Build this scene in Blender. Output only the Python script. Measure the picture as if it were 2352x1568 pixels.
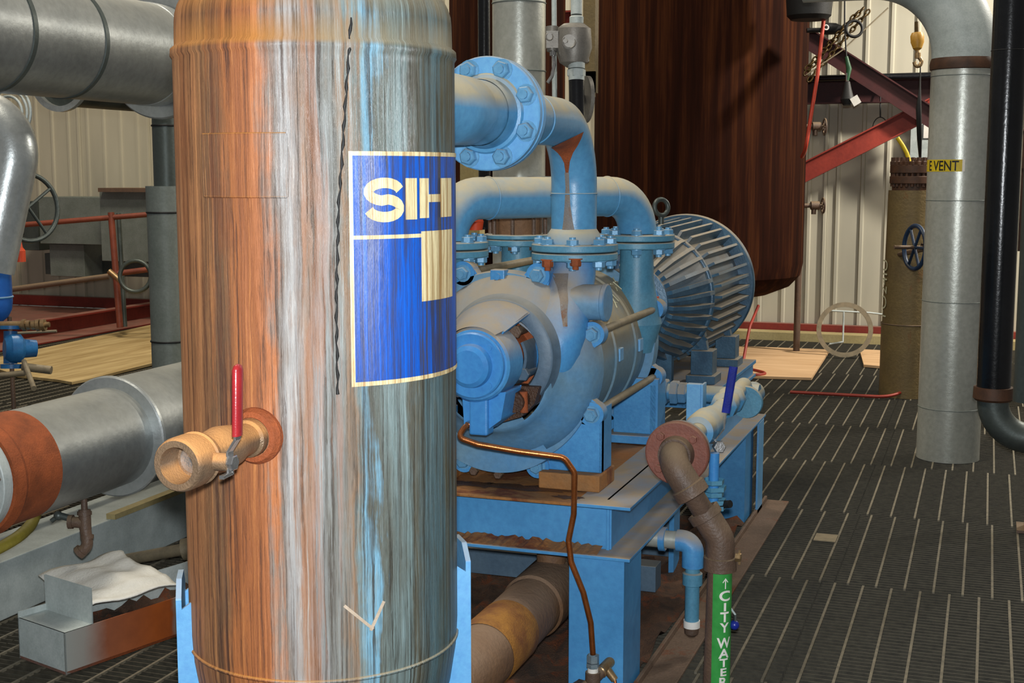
import bpy, bmesh, math, random
from mathutils import Vector, Matrix
random.seed(7)
for o in list(bpy.data.objects): bpy.data.objects.remove(o)
C = bpy.context.scene.collection
# ------------------------------------------------------------ camera (surveyed from the photograph)
F, CX, CY, EYE = 3050.0, 1176.0, 784.0, 1.52
PITCH = math.atan(386/F); YAW = math.atan(1101/math.hypot(F, 386))
FW = Vector((-math.sin(YAW)*math.cos(PITCH), math.cos(YAW)*math.cos(PITCH), -math.sin(PITCH)))
RT = Vector((math.cos(YAW), math.sin(YAW), 0)); UP = RT.cross(FW); OC = Vector((0, 0, EYE))
cam = bpy.data.objects.new('camera', bpy.data.cameras.new('camera')); C.objects.link(cam)
cam.data.sensor_width = 36; cam.data.lens = 36*F/2352; cam.data.clip_start = .05; cam.data.clip_end = 100
cam.matrix_world = Matrix(((RT.x, UP.x, -FW.x, 0), (RT.y, UP.y, -FW.y, 0), (RT.z, UP.z, -FW.z, EYE), (0, 0, 0, 1)))
bpy.context.scene.camera = cam
# ------------------------------------------------------------ light and exposure
W = bpy.data.worlds.new('world'); bpy.context.scene.world = W; W.use_nodes = True
W.node_tree.nodes['Background'].inputs[0].default_value = (1.0, .95, .88, 1); W.node_tree.nodes['Background'].inputs[1].default_value = .12
vs = bpy.context.scene.view_settings; vs.view_transform = 'Standard'; vs.look = 'None'; vs.gamma = 1; vs.use_curve_mapping = False; vs.exposure = 0.15
def area(name, loc, to, size, power, col, sy=None):
    l = bpy.data.lights.new(name, 'AREA'); l.energy = power; l.color = col; l.size = size
    if sy: l.shape = 'RECTANGLE'; l.size_y = sy
    o = bpy.data.objects.new(name, l); C.objects.link(o); o.location = loc
    o.rotation_euler = (Vector(to)-Vector(loc)).to_track_quat('-Z', 'Y').to_euler(); return o
fl = area('camera_flash', OC+UP*.075-FW*.02+RT*.01, OC+FW*4+UP*.02, .05, 92, (.93, .97, 1.0))
area('high_bay_light', (-3.2, 3.2, 7.5), (-2.4, 4.2, 0), 1.2, 240, (1, .92, .78), 1.2)
area('high_bay_light', (1.5, 7.5, 7.5), (.4, 8, 0), 1.2, 130, (1, .92, .78), 1.2)
area('high_bay_light', (-6.0, 8.5, 6.5), (-6.0, 11.5, 0), 1.2, 260, (1, .88, .68), 1.2)
area('high_bay_light', (2.4, 10.2, 4.3), (-1.2, 12.5, 1.2), .35, 330, (1, .93, .82), .5)
# ------------------------------------------------------------ survey helpers: a pixel seen on a known plane -> a point in metres
def ray(x, y): return FW+RT*((x-CX)/F)-UP*((y-CY)/F)
def aZ(x, y, z): r = ray(x, y); return OC+r*((z-EYE)/r.z)
def aY(x, y, v): r = ray(x, y); return OC+r*(v/r.y)
def aX(x, y, v): r = ray(x, y); return OC+r*(v/r.x)
def aD(x, y, d): return OC+ray(x, y)*d
# ------------------------------------------------------------ mesh builder
def V(*a): return Vector(a)
XA, YA, ZA = V(1, 0, 0), V(0, 1, 0), V(0, 0, 1)
def frame(ax, ref=None):
    ax = Vector(ax).normalized()
    ref = Vector(ref) if ref is not None else (ZA if abs(ax.z) < .9 else XA)
    u = ref.cross(ax)
    if u.length < 1e-6: u = (YA if abs(ax.y) < .9 else XA).cross(ax)
    u.normalize(); return u, ax.cross(u)
class MB:
    def __init__(s): s.v = []; s.f = []; s.s = []
    def add(s, vs, fs, sm=False):
        b = len(s.v); s.v += [tuple(p) for p in vs]; s.f += [tuple(b+i for i in f) for f in fs]; s.s += [sm]*len(fs); return s
    def box(s, c, d, rot=None):
        c = Vector(c); h = Vector(d)/2
        P = [Vector((x*h.x, y*h.y, z*h.z)) for x in (-1, 1) for y in (-1, 1) for z in (-1, 1)]
        if rot is not None: P = [rot@p for p in P]
        return s.add([c+p for p in P], [(0, 1, 3, 2), (4, 6, 7, 5), (0, 4, 5, 1), (2, 3, 7, 6), (0, 2, 6, 4), (1, 5, 7, 3)])
    def bb(s, a, b): a = Vector(a); b = Vector(b); return s.box((a+b)/2, [abs(x) for x in (b-a)])
    def lathe(s, prof, o, ax, seg=32, a0=0, a1=360, ref=None, sharp=28):
        # prof: (t along axis, r)
        o = Vector(o); u, w = frame(ax, ref); ax = Vector(ax).normalized(); full = abs(a1-a0) >= 359.9
        n = seg if full else seg+1
        ring = lambda t, r: [o+ax*t+(u*math.cos(a)+w*math.sin(a))*r for a in [math.radians(a0+(a1-a0)*i/seg) for i in range(n)]]
        prev = None; pd = None
        for i in range(len(prof)-1):
            (t0, r0), (t1, r1) = prof[i], prof[i+1]
            d = Vector((t1-t0, r1-r0, 0))
            if d.length < 1e-7: continue
            d.normalize()
            if prev is None or (pd is not None and pd.angle(d) > math.radians(sharp)):
                b0 = len(s.v); s.v += [tuple(p) for p in ring(t0, r0)]
            else: b0 = prev
            b1 = len(s.v); s.v += [tuple(p) for p in ring(t1, r1)]
            m = seg
            for j in range(m):
                k = (j+1) % n
                s.f.append((b0+j, b0+k, b1+k, b1+j)); s.s.append(True)
            prev = b1; pd = d
        return s
    def cyl(s, p0, p1, r0, r1=None, seg=24, cap=True, sm=True):
        p0 = Vector(p0); p1 = Vector(p1); L = (p1-p0).length; r1 = r0 if r1 is None else r1
        u, w = frame(p1-p0)
        A = [(u*math.cos(2*math.pi*i/seg)+w*math.sin(2*math.pi*i/seg)) for i in range(seg)]
        s.add([p0+a*r0 for a in A]+[p1+a*r1 for a in A], [(i, (i+1) % seg, seg+(i+1) % seg, seg+i) for i in range(seg)], sm)
        if cap: s.add([p0+a*r0 for a in A], [tuple(range(seg))[::-1]]); s.add([p1+a*r1 for a in A], [tuple(range(seg))])
        return s
    def disc(s, o, ax, t, r, seg=40, ch=.003, hole=0):
        # chamfered plate from o along ax, thickness t
        return s.lathe([(0, hole), (0, r-ch), (ch, r), (t-ch, r), (t, r-ch), (t, hole)]+([(0, hole)] if hole else []), o, ax, seg, sharp=20)
    def hexn(s, o, ax, t, r, rot=0):
        o = Vector(o); u, w = frame(ax); ax = Vector(ax).normalized()
        A = [(u*math.cos(math.pi/3*i+rot)+w*math.sin(math.pi/3*i+rot)) for i in range(6)]
        s.add([o+a*r for a in A]+[o+ax*t*.85+a*r for a in A]+[o+ax*t+a*r*.86 for a in A],
              [(i, (i+1) % 6, 6+(i+1) % 6, 6+i) for i in range(6)]+[(6+i, 6+(i+1) % 6, 12+(i+1) % 6, 12+i) for i in range(6)]+[tuple(range(12, 18))]); return s
    def bolt(s, o, ax, r=.016, t=.014, stud=.012):
        s.cyl(Vector(o)-Vector(ax)*.001, Vector(o)+Vector(ax)*.002, r*1.25, seg=14); s.hexn(Vector(o)+Vector(ax)*.002, ax, t, r, random.random())
        if stud: s.cyl(Vector(o)+Vector(ax)*t, Vector(o)+Vector(ax)*(t+stud), r*.55, seg=10)
        return s
    def sweep(s, pts, r, seg=16, closed=False, cap=True):
        pts = [Vector(p) for p in pts]; n = len(pts); rs = r if isinstance(r, (list, tuple)) else [r]*n
        T = []
        for i in range(n):
            a = pts[(i-1) % n] if (closed or i > 0) else pts[i]; b = pts[(i+1) % n] if (closed or i < n-1) else pts[i]
            T.append((b-a).normalized())
        u, w = frame(T[0]); R = []
        for i in range(n):
            if i: q = T[i-1].rotation_difference(T[i]); u = q@u; w = q@w
            R.append([pts[i]+(u*math.cos(2*math.pi*j/seg)+w*math.sin(2*math.pi*j/seg))*rs[i] for j in range(seg)])
        b = len(s.v); s.v += [tuple(p) for r_ in R for p in r_]
        for i in range(n if closed else n-1):
            k = (i+1) % n; off = 0
            if closed and k == 0:
                off = min(range(seg), key=lambda o_: (R[0][o_]-R[i][0]).length)
            for j in range(seg):
                s.f.append((b+i*seg+j, b+i*seg+(j+1) % seg, b+k*seg+(j+1+off) % seg, b+k*seg+(j+off) % seg)); s.s.append(True)
        if cap and not closed:
            s.add(R[0], [tuple(range(seg))[::-1]]); s.add(R[-1], [tuple(range(seg))])
        return s
    def torus(s, c, ax, R, r, seg=40, ms=10):
        u, w = frame(ax); c = Vector(c)
        return s.sweep([c+(u*math.cos(2*math.pi*i/seg)+w*math.sin(2*math.pi*i/seg))*R for i in range(seg)], r, ms, True)
    def ball(s, c, r, seg=16, sc=(1, 1, 1)):
        c = Vector(c); n = seg//2; vs = []
        for i in range(n+1):
            for j in range(seg):
                a = math.pi*i/n; b = 2*math.pi*j/seg; vs.append(c+V(math.sin(a)*math.cos(b)*r*sc[0], math.sin(a)*math.sin(b)*r*sc[1], math.cos(a)*r*sc[2]))
        return s.add(vs, [(i*seg+j, (i+1)*seg+j, (i+1)*seg+(j+1) % seg, i*seg+(j+1) % seg) for i in range(n) for j in range(seg)], True)
    def prism(s, poly, o, u, v, d, sm=False):
        # polygon (a,b) -> o+a*u+b*v, extruded by vector d
        o = Vector(o); u = Vector(u); v = Vector(v); d = Vector(d); n = len(poly)
        A = [o+u*a+v*b for a, b in poly]; B = [p+d for p in A]
        s.add(A, [tuple(range(n))]); s.add(B, [tuple(range(n))[::-1]])
        return s.add(A+B, [(i, n+i, n+(i+1) % n, (i+1) % n) for i in range(n)], sm)
def fillet(pts, rad, n=8):
    pts = [Vector(p) for p in pts]; out = [pts[0]]
    for i in range(1, len(pts)-1):
        a, b, c = pts[i-1], pts[i], pts[i+1]; r = rad[i-1] if isinstance(rad, (list, tuple)) else rad
        d1 = (a-b).normalized(); d2 = (c-b).normalized(); th = d1.angle(d2)
        if th > 3.1 or r <= 0: out.append(b); continue
        L = min(r/math.tan(th/2), (a-b).length*.49 if i > 1 else (a-b).length*.95, (c-b).length*.49 if i < len(pts)-2 else (c-b).length*.95)
        r_ = L*math.tan(th/2); cen = b+(d1+d2).normalized()*(r_/math.sin(th/2)); p0 = b+d1*L-cen; p1 = b+d2*L-cen
        ang = p0.angle(p1); ax = p0.cross(p1).normalized()
        for k in range(n+1): out.append(cen+Matrix.Rotation(ang*k/n, 3, ax)@p0)
    out.append(pts[-1]); return out
# ------------------------------------------------------------ objects
def thing(name, label, cat, loc=(0, 0, 0), group=None):
    o = bpy.data.objects.new(name, None); C.objects.link(o); o.location = loc; o.empty_display_size = .05
    o['label'] = label; o['category'] = cat
    if group: o['group'] = group
    return o
def rootloc(p):
    v = Vector((0, 0, 0))
    while p is not None: v = v+Vector(p.location); p = p.parent
    return v
def obj(name, mb, mat, parent=None, label=None, loc=None, kind=None, bev=0, mesh=None):
    base = rootloc(parent) if loc is None else Vector(loc)
    if mesh is None:
        me = bpy.data.meshes.new(name); me.from_pydata([tuple(Vector(p)-base) for p in mb.v], [], mb.f)
        me.polygons.foreach_set('use_smooth', mb.s); me.materials.append(mat); me.update()
        b = bmesh.new(); b.from_mesh(me); bmesh.ops.recalc_face_normals(b, faces=b.faces); b.to_mesh(me); b.free()
    else: me = mesh
    o = bpy.data.objects.new(name, me); C.objects.link(o)
    if parent is not None: o.parent = parent
    elif loc is not None: o.location = base
    if label: o['label'] = label
    if kind: o['kind'] = kind
    if bev:
        m = o.modifiers.new('bevel', 'BEVEL'); m.width = bev; m.segments = 2; m.limit_method = 'ANGLE'; m.angle_limit = .6
    return o
def tag(o, label, cat, group=None, kind=None):
    o['label'] = label; o['category'] = cat
    if group: o['group'] = group
    if kind: o['kind'] = kind
    return o
def single(name, mb, mat, label, cat, loc, group=None, bev=0): return tag(obj(name, mb, mat, None, None, loc, bev=bev), label, cat, group)
def dup(root, loc, label, group=None):
    r = root.copy(); C.objects.link(r); r.location = loc; r['label'] = label
    if group: r['group'] = group
    def rec(a, b):
        for ch in list(a.children):
            if ch == b: continue
            c = ch.copy(); C.objects.link(c); c.parent = b; rec(ch, c)
    rec(root, r); return r
# ------------------------------------------------------------ materials
def lin(h):
    h = h.lstrip('#'); c = [int(h[i:i+2], 16)/255 for i in (0, 2, 4)]
    return tuple((x/12.92 if x <= .04045 else ((x+.055)/1.055)**2.4) for x in c)+(1,)
class NT:
    def __init__(s, name):
        s.m = bpy.data.materials.new(name); s.m.use_nodes = True; s.t = s.m.node_tree; s.n = s.t.nodes
        s.b = s.n['Principled BSDF']; s.tc = s.n.new('ShaderNodeTexCoord')
    def link(s, a, b): s.t.links.new(a, b)
    def vec(s, scale=(1, 1, 1), src='Object', rot=(0, 0, 0)):
        m = s.n.new('ShaderNodeMapping'); m.inputs['Scale'].default_value = scale; m.inputs['Rotation'].default_value = rot; s.link(s.tc.outputs[src], m.inputs[0]); return m.outputs[0]
    def noise(s, vec, scale=5, det=4, rough=.6, dist=0):
        n = s.n.new('ShaderNodeTexNoise'); n.inputs['Scale'].default_value = scale; n.inputs['Detail'].default_value = det; n.inputs['Roughness'].default_value = rough; n.inputs['Distortion'].default_value = dist
        if vec is not None: s.link(vec, n.inputs['Vector'])
        return n.outputs['Fac']
    def ramp(s, f, stops, interp='LINEAR'):
        r = s.n.new('ShaderNodeValToRGB'); r.color_ramp.interpolation = interp; e = r.color_ramp.elements
        while len(e) < len(stops): e.new(.5)
        for i, (p, c) in enumerate(stops):
            e[i].position = p; e[i].color = (lin(c) if isinstance(c, str) else (c, c, c, 1))
        s.link(f, r.inputs[0]); return r.outputs[0]
    def mix(s, f, a, b, mode='MIX'):
        m = s.n.new('ShaderNodeMix'); m.data_type = 'RGBA'; m.blend_type = mode
        for k, x in ((0, f), (6, a), (7, b)):
            i = m.inputs[k]
            if isinstance(x, (int, float)): i.default_value = x
            elif isinstance(x, str): i.default_value = lin(x)
            elif isinstance(x, tuple): i.default_value = x
            else: s.link(x, i)
        return m.outputs[2]
    def math(s, op, a, b=0, clamp=False):
        m = s.n.new('ShaderNodeMath'); m.operation = op; m.use_clamp = clamp
        for k, x in ((0, a), (1, b)):
            if isinstance(x, (int, float)): m.inputs[k].default_value = x
            else: s.link(x, m.inputs[k])
        return m.outputs[0]
    def nz(s):
        g = s.n.new('ShaderNodeNewGeometry'); x = s.n.new('ShaderNodeSeparateXYZ'); s.link(g.outputs['True Normal'], x.inputs[0])
        g2 = s.n.new('ShaderNodeSeparateXYZ'); s.link(g.outputs['Normal'], g2.inputs[0]); return g2.outputs[2]
    def set(s, col=None, rough=.5, metal=0, bump=None, bs=.2, spec=None):
        if col is not None:
            if isinstance(col, (str, tuple)): s.b.inputs['Base Color'].default_value = lin(col) if isinstance(col, str) else col
            else: s.link(col, s.b.inputs['Base Color'])
        for k, x in (('Roughness', rough), ('Metallic', metal)):
            if isinstance(x, (int, float)): s.b.inputs[k].default_value = x
            else: s.link(x, s.b.inputs[k])
        if spec is not None: s.b.inputs['Specular IOR Level'].default_value = spec
        if bump is not None:
            b = s.n.new('ShaderNodeBump'); b.inputs['Strength'].default_value = bs; b.inputs['Distance'].default_value = .01; s.link(bump, b.inputs['Height']); s.link(b.outputs[0], s.b.inputs['Normal'])
        return s.m
def paint(name, a, b, rough=.45, metal=0, scale=6, dust=0, dustc='#A89F8C', rust=0, rustc='#8A4A22', streak=1.0, bs=.08, d0=.15, d1=.75, spec=None):
    """painted or bare surface: two tones in noise, settled dust on faces that look up, rust patches"""
    t = NT(name); v = t.vec((1, 1, streak)); n = t.noise(v, scale, 5, .62); col = t.mix(t.ramp(n, [(.35, 0.), (.68, 1.)]), a, b)
    fine = t.noise(t.vec(), scale*14, 3, .6)
    col = t.mix(.22, col, t.ramp(fine, [(.3, '#606060'), (.7, '#C0C0C0')]), 'OVERLAY')
    if rust:
        r = t.ramp(t.noise(t.vec((1, 1, .5)), scale*.8, 6, .7, .4), [(.62-rust*.3, 0.), (.70-rust*.3, 1.)]); col = t.mix(r, col, t.mix(fine, rustc, '#5A2E18'))
    r_ = rough
    if dust:
        nz = t.nz(); k = t.ramp(nz, [(d0, 0.), (d1, 1.)]); dn = t.ramp(t.noise(t.vec(), 9, 4, .6), [(.25, .55), (.6, 1.)])
        k2 = t.math('MULTIPLY', t.math('MULTIPLY', k, dn), dust); col = t.mix(k2, col, dustc); r_ = t.math('ADD', t.math('MULTIPLY', k2, .9-rough), rough)
        if metal: metal = t.math('SUBTRACT', metal, t.math('MULTIPLY', k2, metal))
    return t.set(col, r_, metal, fine, bs, spec)
M = {}
M['blue'] = paint('blue_enamel', '#559FD4', '#4189C4', .38, dust=.95, dustc='#A8987E', d0=.1, d1=.65)
M['blue_clean'] = paint('blue_enamel_clean', '#4C9ADA', '#3F8CCE', .36, scale=4, dust=.35, d0=.6, d1=1)
M['blue_bright'] = paint('blue_enamel_light', '#74B2DE', '#62A4D4', .4, scale=5, dust=.6, dustc='#B0A68E')
M['blue_pipe'] = paint('dusty_blue_pipe', '#5FA0CA', '#4D8FBC', .36, scale=4, dust=1.0, dustc='#BEB498', d0=-.3, d1=.42)
M['blue_teal'] = paint('weathered_blue', '#5C98B4', '#4C87A5', .45, scale=8, dust=.9, dustc='#A89C84')
M['blue_dirty'] = paint('grimy_blue', '#6E94AC', '#5590C0', .5, scale=4, dust=.9, dustc='#A2937C', d0=0., d1=.55)
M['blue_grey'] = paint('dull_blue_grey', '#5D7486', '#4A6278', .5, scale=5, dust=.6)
M['casing'] = paint('dusty_casing', '#6F8EA0', '#5A86A4', .5, scale=5, dust=1.0, dustc='#AA9C7E', d0=-.2, d1=.3)
M['frame'] = paint('frame_blue', '#529CD2', '#458CC2', .42, scale=3, dust=.97, dustc='#A4927A', d0=.4, d1=.9)
M['rusty_top'] = paint('rusty_deck', '#A56A2E', '#8D6A45', .8, scale=5, rust=.35, rustc='#7A3F18', bs=.3)
M['grime'] = paint('oily_grime', '#3B2A20', '#5E3A20', .55, scale=12, bs=.5)
M['rust'] = paint('orange_rust', '#AC582C', '#824220', .8, scale=14, bs=.35)
M['brown_iron'] = paint('brown_iron', '#6E5747', '#57463B', .5, scale=9, dust=.6, dustc='#8E7A5E', bs=.25)
M['red_iron'] = paint('red_primer_iron', '#8E5646', '#744438', .6, scale=8, dust=.5, dustc='#9A7B62', bs=.2)
M['brown_pipe'] = paint('rusty_brown_pipe', '#6A4E38', '#7E5C3E', .7, scale=5, dust=.7, dustc='#8C7560', bs=.3)
M['yellow_rust'] = paint('yellow_brown_rust', '#A8742C', '#7A4A20', .7, scale=12, bs=.35)
M['alu'] = paint('aluminium_jacket', '#A9ADAC', '#8F9494', .42, .72, 3, dust=.35, dustc='#A8A494')
M['alu_bright'] = paint('bright_aluminium', '#C6CBCB', '#B0B5B5', .33, .6, 4, dust=.15)
M['galv'] = paint('galvanised_sheet', '#C6CECC', '#AEB8B6', .5, .05, 9)
M['galv_dull'] = paint('dull_galvanised', '#7E8682', '#6C756F', .55, .15, 5)
M['duct_dark'] = paint('dark_metal_duct', '#4E5654', '#5E6663', .45, .5, 4, streak=.3)
M['stainless'] = paint('stainless_pipe', '#C4C6BE', '#A8ACA4', .33, .4, 3, streak=.25, dust=.3)
M['chrome'] = paint('chrome', '#D0D0D0', '#B8B8B8', .2, .9, 10)
M['brass'] = paint('tarnished_brass', '#B79A72', '#8E7350', .35, .7, 20)
M['copper'] = paint('copper_tube', '#C77A45', '#A8602F', .28, .85, 20, dust=.25, dustc='#9A8066')
M['black'] = paint('black_pipe', '#16181C', '#0D0E12', .22, 0, 4)
M['black_rubber'] = paint('black_rubber', '#1A1A1A', '#101010', .6)
M['grating'] = paint('grating_steel', '#4E4A3E', '#3A372E', .6, .1, 30)
M['grating_rod'] = paint('grating_rod', '#827A68', '#645F52', .55, .1, 30)
M['base_rail'] = paint('dull_base_rail', '#7E6654', '#64503F', .75, scale=6, rust=.15, bs=.3)
M['red_steel'] = paint('red_oxide_steel', '#8B2E22', '#6E221B', .6, scale=3, dust=.3)
M['red_brace'] = paint('red_brace', '#A03A2A', '#842C22', .6, scale=3)
M['dark_red'] = paint('dark_red_girt', '#4A1C1C', '#381618', .6, scale=3)
M['rail'] = paint('red_brown_rail', '#8A4430', '#6E3424', .5, scale=6)
M['orange'] = paint('orange_plastic', '#D8502A', '#C84420', .45)
M['red_cord'] = paint('red_cord', '#C8452E', '#B03A28', .5)
M['yellow'] = paint('yellow_plastic', '#D9C21E', '#C9B018', .5)
M['hoist_yellow'] = paint('hoist_yellow', '#C99A3A', '#B08028', .45)
M['hose_yellow'] = paint('yellow_hose', '#A89A3A', '#8E8230', .6)
M['white'] = paint('white_tape', '#F0EDE6', '#E4E0D8', .7)
M['bolt'] = paint('zinc_bolt', '#9FB0B8', '#7E96A4', .35, .5, 40)
M['bolt_blue'] = paint('painted_bolt', '#6FA8CC', '#5A94BC', .35, .1, 40, dust=.5)
M['rod'] = paint('dusty_rod', '#97896F', '#7E745F', .55, .1, 20)
M['navy'] = paint('blue_vinyl_grip', '#20309A', '#182680', .3, scale=20)
M['crimson'] = paint('red_vinyl_grip', '#A82A2E', '#96242A', .3, scale=20)
M['tan_tank'] = paint('insulated_jacket', '#7D6A42', '#6A5A3C', .6, .1, 4, rust=.15, rustc='#8C5A28', bs=.3)
M['brown_flange'] = paint('brown_flange', '#5A3A26', '#3E2A1E', .6, 0, 15)
M['paper'] = paint('white_pad', '#E6E4DC', '#D8D6CE', .9, scale=10, bs=.3)
M['dirt'] = paint('rusty_debris', '#6A4A34', '#3E2E24', .95, scale=14, rust=.3, bs=.9)
M['cord_red'] = paint('red_hose', '#A83828', '#8A2E22', .5)
M['blue_tank'] = paint('bright_blue_vessel', '#2E74D0', '#2868C4', .35, scale=2)
M['pump_blue'] = paint('small_pump_blue', '#2C78B4', '#1E5A96', .4, scale=12)
M['cream'] = paint('cream_block', '#B8A878', '#A89868', .8, scale=4)
M['chain'] = paint('oiled_chain', '#5E481E', '#38290F', .35, .4, 30)
M['motor'] = paint('motor_blue_grey', '#4E748E', '#38566E', .34, .1, 8, dust=1.0, dustc='#ACA08C', d0=.2, d1=.75)
M['blue_dark'] = paint('dark_blue_wheel', '#1E3A5C', '#16283E', .45)
M['green_dark'] = paint('dark_green_tape', '#1E5A34', '#184828', .5)
M['tape'] = paint('faded_tape', '#C4B29C', '#A8927C', .7, scale=40)
M['ink'] = paint('black_ink', '#151210', '#1C1814', .6)
M['chalk'] = paint('chalk', '#D8D6B8', '#C8C6A8', .9, scale=60)
M['cast_grey'] = paint('cast_conduit_body', '#96928A', '#847F78', .45, .4, 12)
M['concrete'] = paint('dark_concrete', '#2A2622', '#1C1A18', .9, scale=2)
def m_wall():
    t = NT('cream_wall_panel'); n = t.noise(t.vec((.6, .6, .15)), 2.2, 4, .6); col = t.ramp(n, [(.3, '#A8A494'), (.7, '#C6C0AC')]); return t.set(col, .5, 0, None)
M['wall'] = m_wall()
def m_vessel():
    t = NT('rust_brown_vessel'); n = t.noise(t.vec((9, 9, .35)), 1.6, 6, .65); col = t.ramp(n, [(.28, '#1A0D09'), (.5, '#2C150D'), (.66, '#462614'), (.85, '#64381C')]); return t.set(col, .85, 0, n, .2, .05)
M['vessel'] = m_vessel()
def m_ply(name, a, b, sc):
    t = NT(name); n = t.noise(t.vec(sc), 1.5, 5, .65, .3); col = t.ramp(n, [(.3, a), (.7, b)]); return t.set(col, .8, 0, n, .1)
M['ply'] = m_ply('plywood', '#8E7444', '#BFA878', (9, .8, 9)); M['ply2'] = m_ply('plywood_pale', '#BC9468', '#D8B48A', (.9, 8, 8))
UV_ = (RT.x, RT.y)
def m_tank(kind):
    """weathered paint: streaks that run down the shell, rust on the left flank; flash effects toned into the shell ramp"""
    t = NT('weathered_'+kind)
    x = t.n.new('ShaderNodeSeparateXYZ'); t.link(t.tc.outputs['Object'], x.inputs[0])
    cx = t.n.new('ShaderNodeCombineXYZ'); t.link(x.outputs[0], cx.inputs[0]); t.link(x.outputs[1], cx.inputs[1])
    nv = t.n.new('ShaderNodeVectorMath'); nv.operation = 'NORMALIZE'; t.link(cx.outputs[0], nv.inputs[0])
    xs = t.n.new('ShaderNodeSeparateXYZ'); t.link(nv.outputs[0], xs.inputs[0]); c2 = t.n.new('ShaderNodeCombineXYZ')
    for k in (0, 1): t.link(xs.outputs[k], c2.inputs[k])
    t.link(x.outputs[2], c2.inputs[2])
    wv = t.n.new('ShaderNodeVectorMath'); wv.operation = 'SCALE'; wn = t.n.new('ShaderNodeTexNoise'); wn.inputs['Scale'].default_value = 9; wn.inputs['Detail'].default_value = 4; t.link(c2.outputs[0], wn.inputs['Vector']); wb = t.n.new('ShaderNodeVectorMath'); wb.operation = 'SUBTRACT'; wb.inputs[1].default_value = (.5, .5, .5); t.link(wn.outputs['Color'], wb.inputs[0]); t.link(wb.outputs[0], wv.inputs[0]); wv.inputs['Scale'].default_value = .03; c3 = t.n.new('ShaderNodeVectorMath'); c3.operation = 'ADD'; t.link(c2.outputs[0], c3.inputs[0]); t.link(wv.outputs[0], c3.inputs[1])
    def nz(sz, scale, det, rough, dist):
        m = t.n.new('ShaderNodeMapping'); m.inputs['Scale'].default_value = (1, 1, sz); t.link(c3.outputs[0], m.inputs[0]); return t.noise(m.outputs[0], scale, det, rough, dist)
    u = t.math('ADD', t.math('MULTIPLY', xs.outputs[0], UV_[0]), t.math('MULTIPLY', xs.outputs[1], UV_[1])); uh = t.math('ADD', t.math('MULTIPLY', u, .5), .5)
    warp = nz(4, 2.2, 4, .6, 0)
    s1 = nz(.18, 7, 7, .68, .3); s2 = nz(.05, 26, 7, .76, .12); s3 = nz(.5, 3, 5, .6, .3); s4 = nz(.03, 60, 3, .7, .1)
    if kind == 'shell':
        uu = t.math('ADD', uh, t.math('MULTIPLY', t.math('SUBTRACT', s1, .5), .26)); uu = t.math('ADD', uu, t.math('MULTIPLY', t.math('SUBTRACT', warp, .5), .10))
        base = t.ramp(uu, [(.0, '#CC9262'), (.07, '#BC7E50'), (.14, '#9C6C44'), (.21, '#745438'), (.27, '#AC6836'), (.33, '#9C5C32'), (.385, '#C0784A'), (.43, '#8E8278'), (.47, '#A8A6A4'), (.52, '#A08470'), (.57, '#969A9A'), (.62, '#868680'), (.67, '#94765C'), (.70, '#7E8C8A'), (.735, '#7CB0CA'), (.765, '#606258'), (.84, '#7C9090'), (.88, '#5E5A4A'), (.94, '#557078'), (1., '#54503E')])  # left edge lightened against flash falloff; pale middle takes in the flash highlight
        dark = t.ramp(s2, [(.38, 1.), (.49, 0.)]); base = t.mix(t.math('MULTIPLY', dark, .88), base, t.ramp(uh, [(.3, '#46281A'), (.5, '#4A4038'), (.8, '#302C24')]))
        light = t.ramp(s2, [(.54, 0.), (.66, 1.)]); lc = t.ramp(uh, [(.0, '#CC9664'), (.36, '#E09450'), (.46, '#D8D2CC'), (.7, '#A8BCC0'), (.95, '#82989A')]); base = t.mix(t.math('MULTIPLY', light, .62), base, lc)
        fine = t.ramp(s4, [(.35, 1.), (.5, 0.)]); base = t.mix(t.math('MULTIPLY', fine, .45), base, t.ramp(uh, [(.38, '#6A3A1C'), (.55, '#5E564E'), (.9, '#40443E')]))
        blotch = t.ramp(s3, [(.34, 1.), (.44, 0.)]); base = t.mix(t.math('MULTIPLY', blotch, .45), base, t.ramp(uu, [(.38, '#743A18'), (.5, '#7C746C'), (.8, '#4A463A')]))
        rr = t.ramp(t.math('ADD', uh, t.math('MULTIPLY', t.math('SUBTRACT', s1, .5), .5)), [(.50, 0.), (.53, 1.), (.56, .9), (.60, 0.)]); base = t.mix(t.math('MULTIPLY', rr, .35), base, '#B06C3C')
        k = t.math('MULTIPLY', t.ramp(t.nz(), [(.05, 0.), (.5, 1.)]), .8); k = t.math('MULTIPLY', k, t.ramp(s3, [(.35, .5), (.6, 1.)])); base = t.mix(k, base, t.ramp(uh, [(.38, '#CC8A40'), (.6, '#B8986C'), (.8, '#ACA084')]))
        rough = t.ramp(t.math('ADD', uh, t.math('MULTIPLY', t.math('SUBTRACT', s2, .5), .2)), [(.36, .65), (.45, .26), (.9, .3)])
        return t.set(base, rough, 0, t.math('ADD', s2, t.math('MULTIPLY', s1, .6)), .55)
    dark = t.ramp(s2, [(.40, 1.), (.54, 0.)]); d2 = t.ramp(s1, [(.42, 1.), (.52, 0.)])
    if kind == 'sticker_blue':
        base = t.mix(t.ramp(s2, [(.35, 0.), (.6, 1.)]), '#12307C', '#1464D4'); base = t.mix(t.math('MULTIPLY', d2, .85), base, '#34343E'); base = t.mix(t.math('MULTIPLY', t.math('MULTIPLY', dark, t.ramp(uh, [(.6, .35), (.92, .95)])), .85), base, '#4A4844')
    else:
        base = t.mix(t.math('MULTIPLY', dark, .85), '#F2E4B4', '#A8763C'); base = t.mix(t.math('MULTIPLY', d2, .6), base, '#8A6430')
    return t.set(base, .32, 0, s2, .35)
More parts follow.
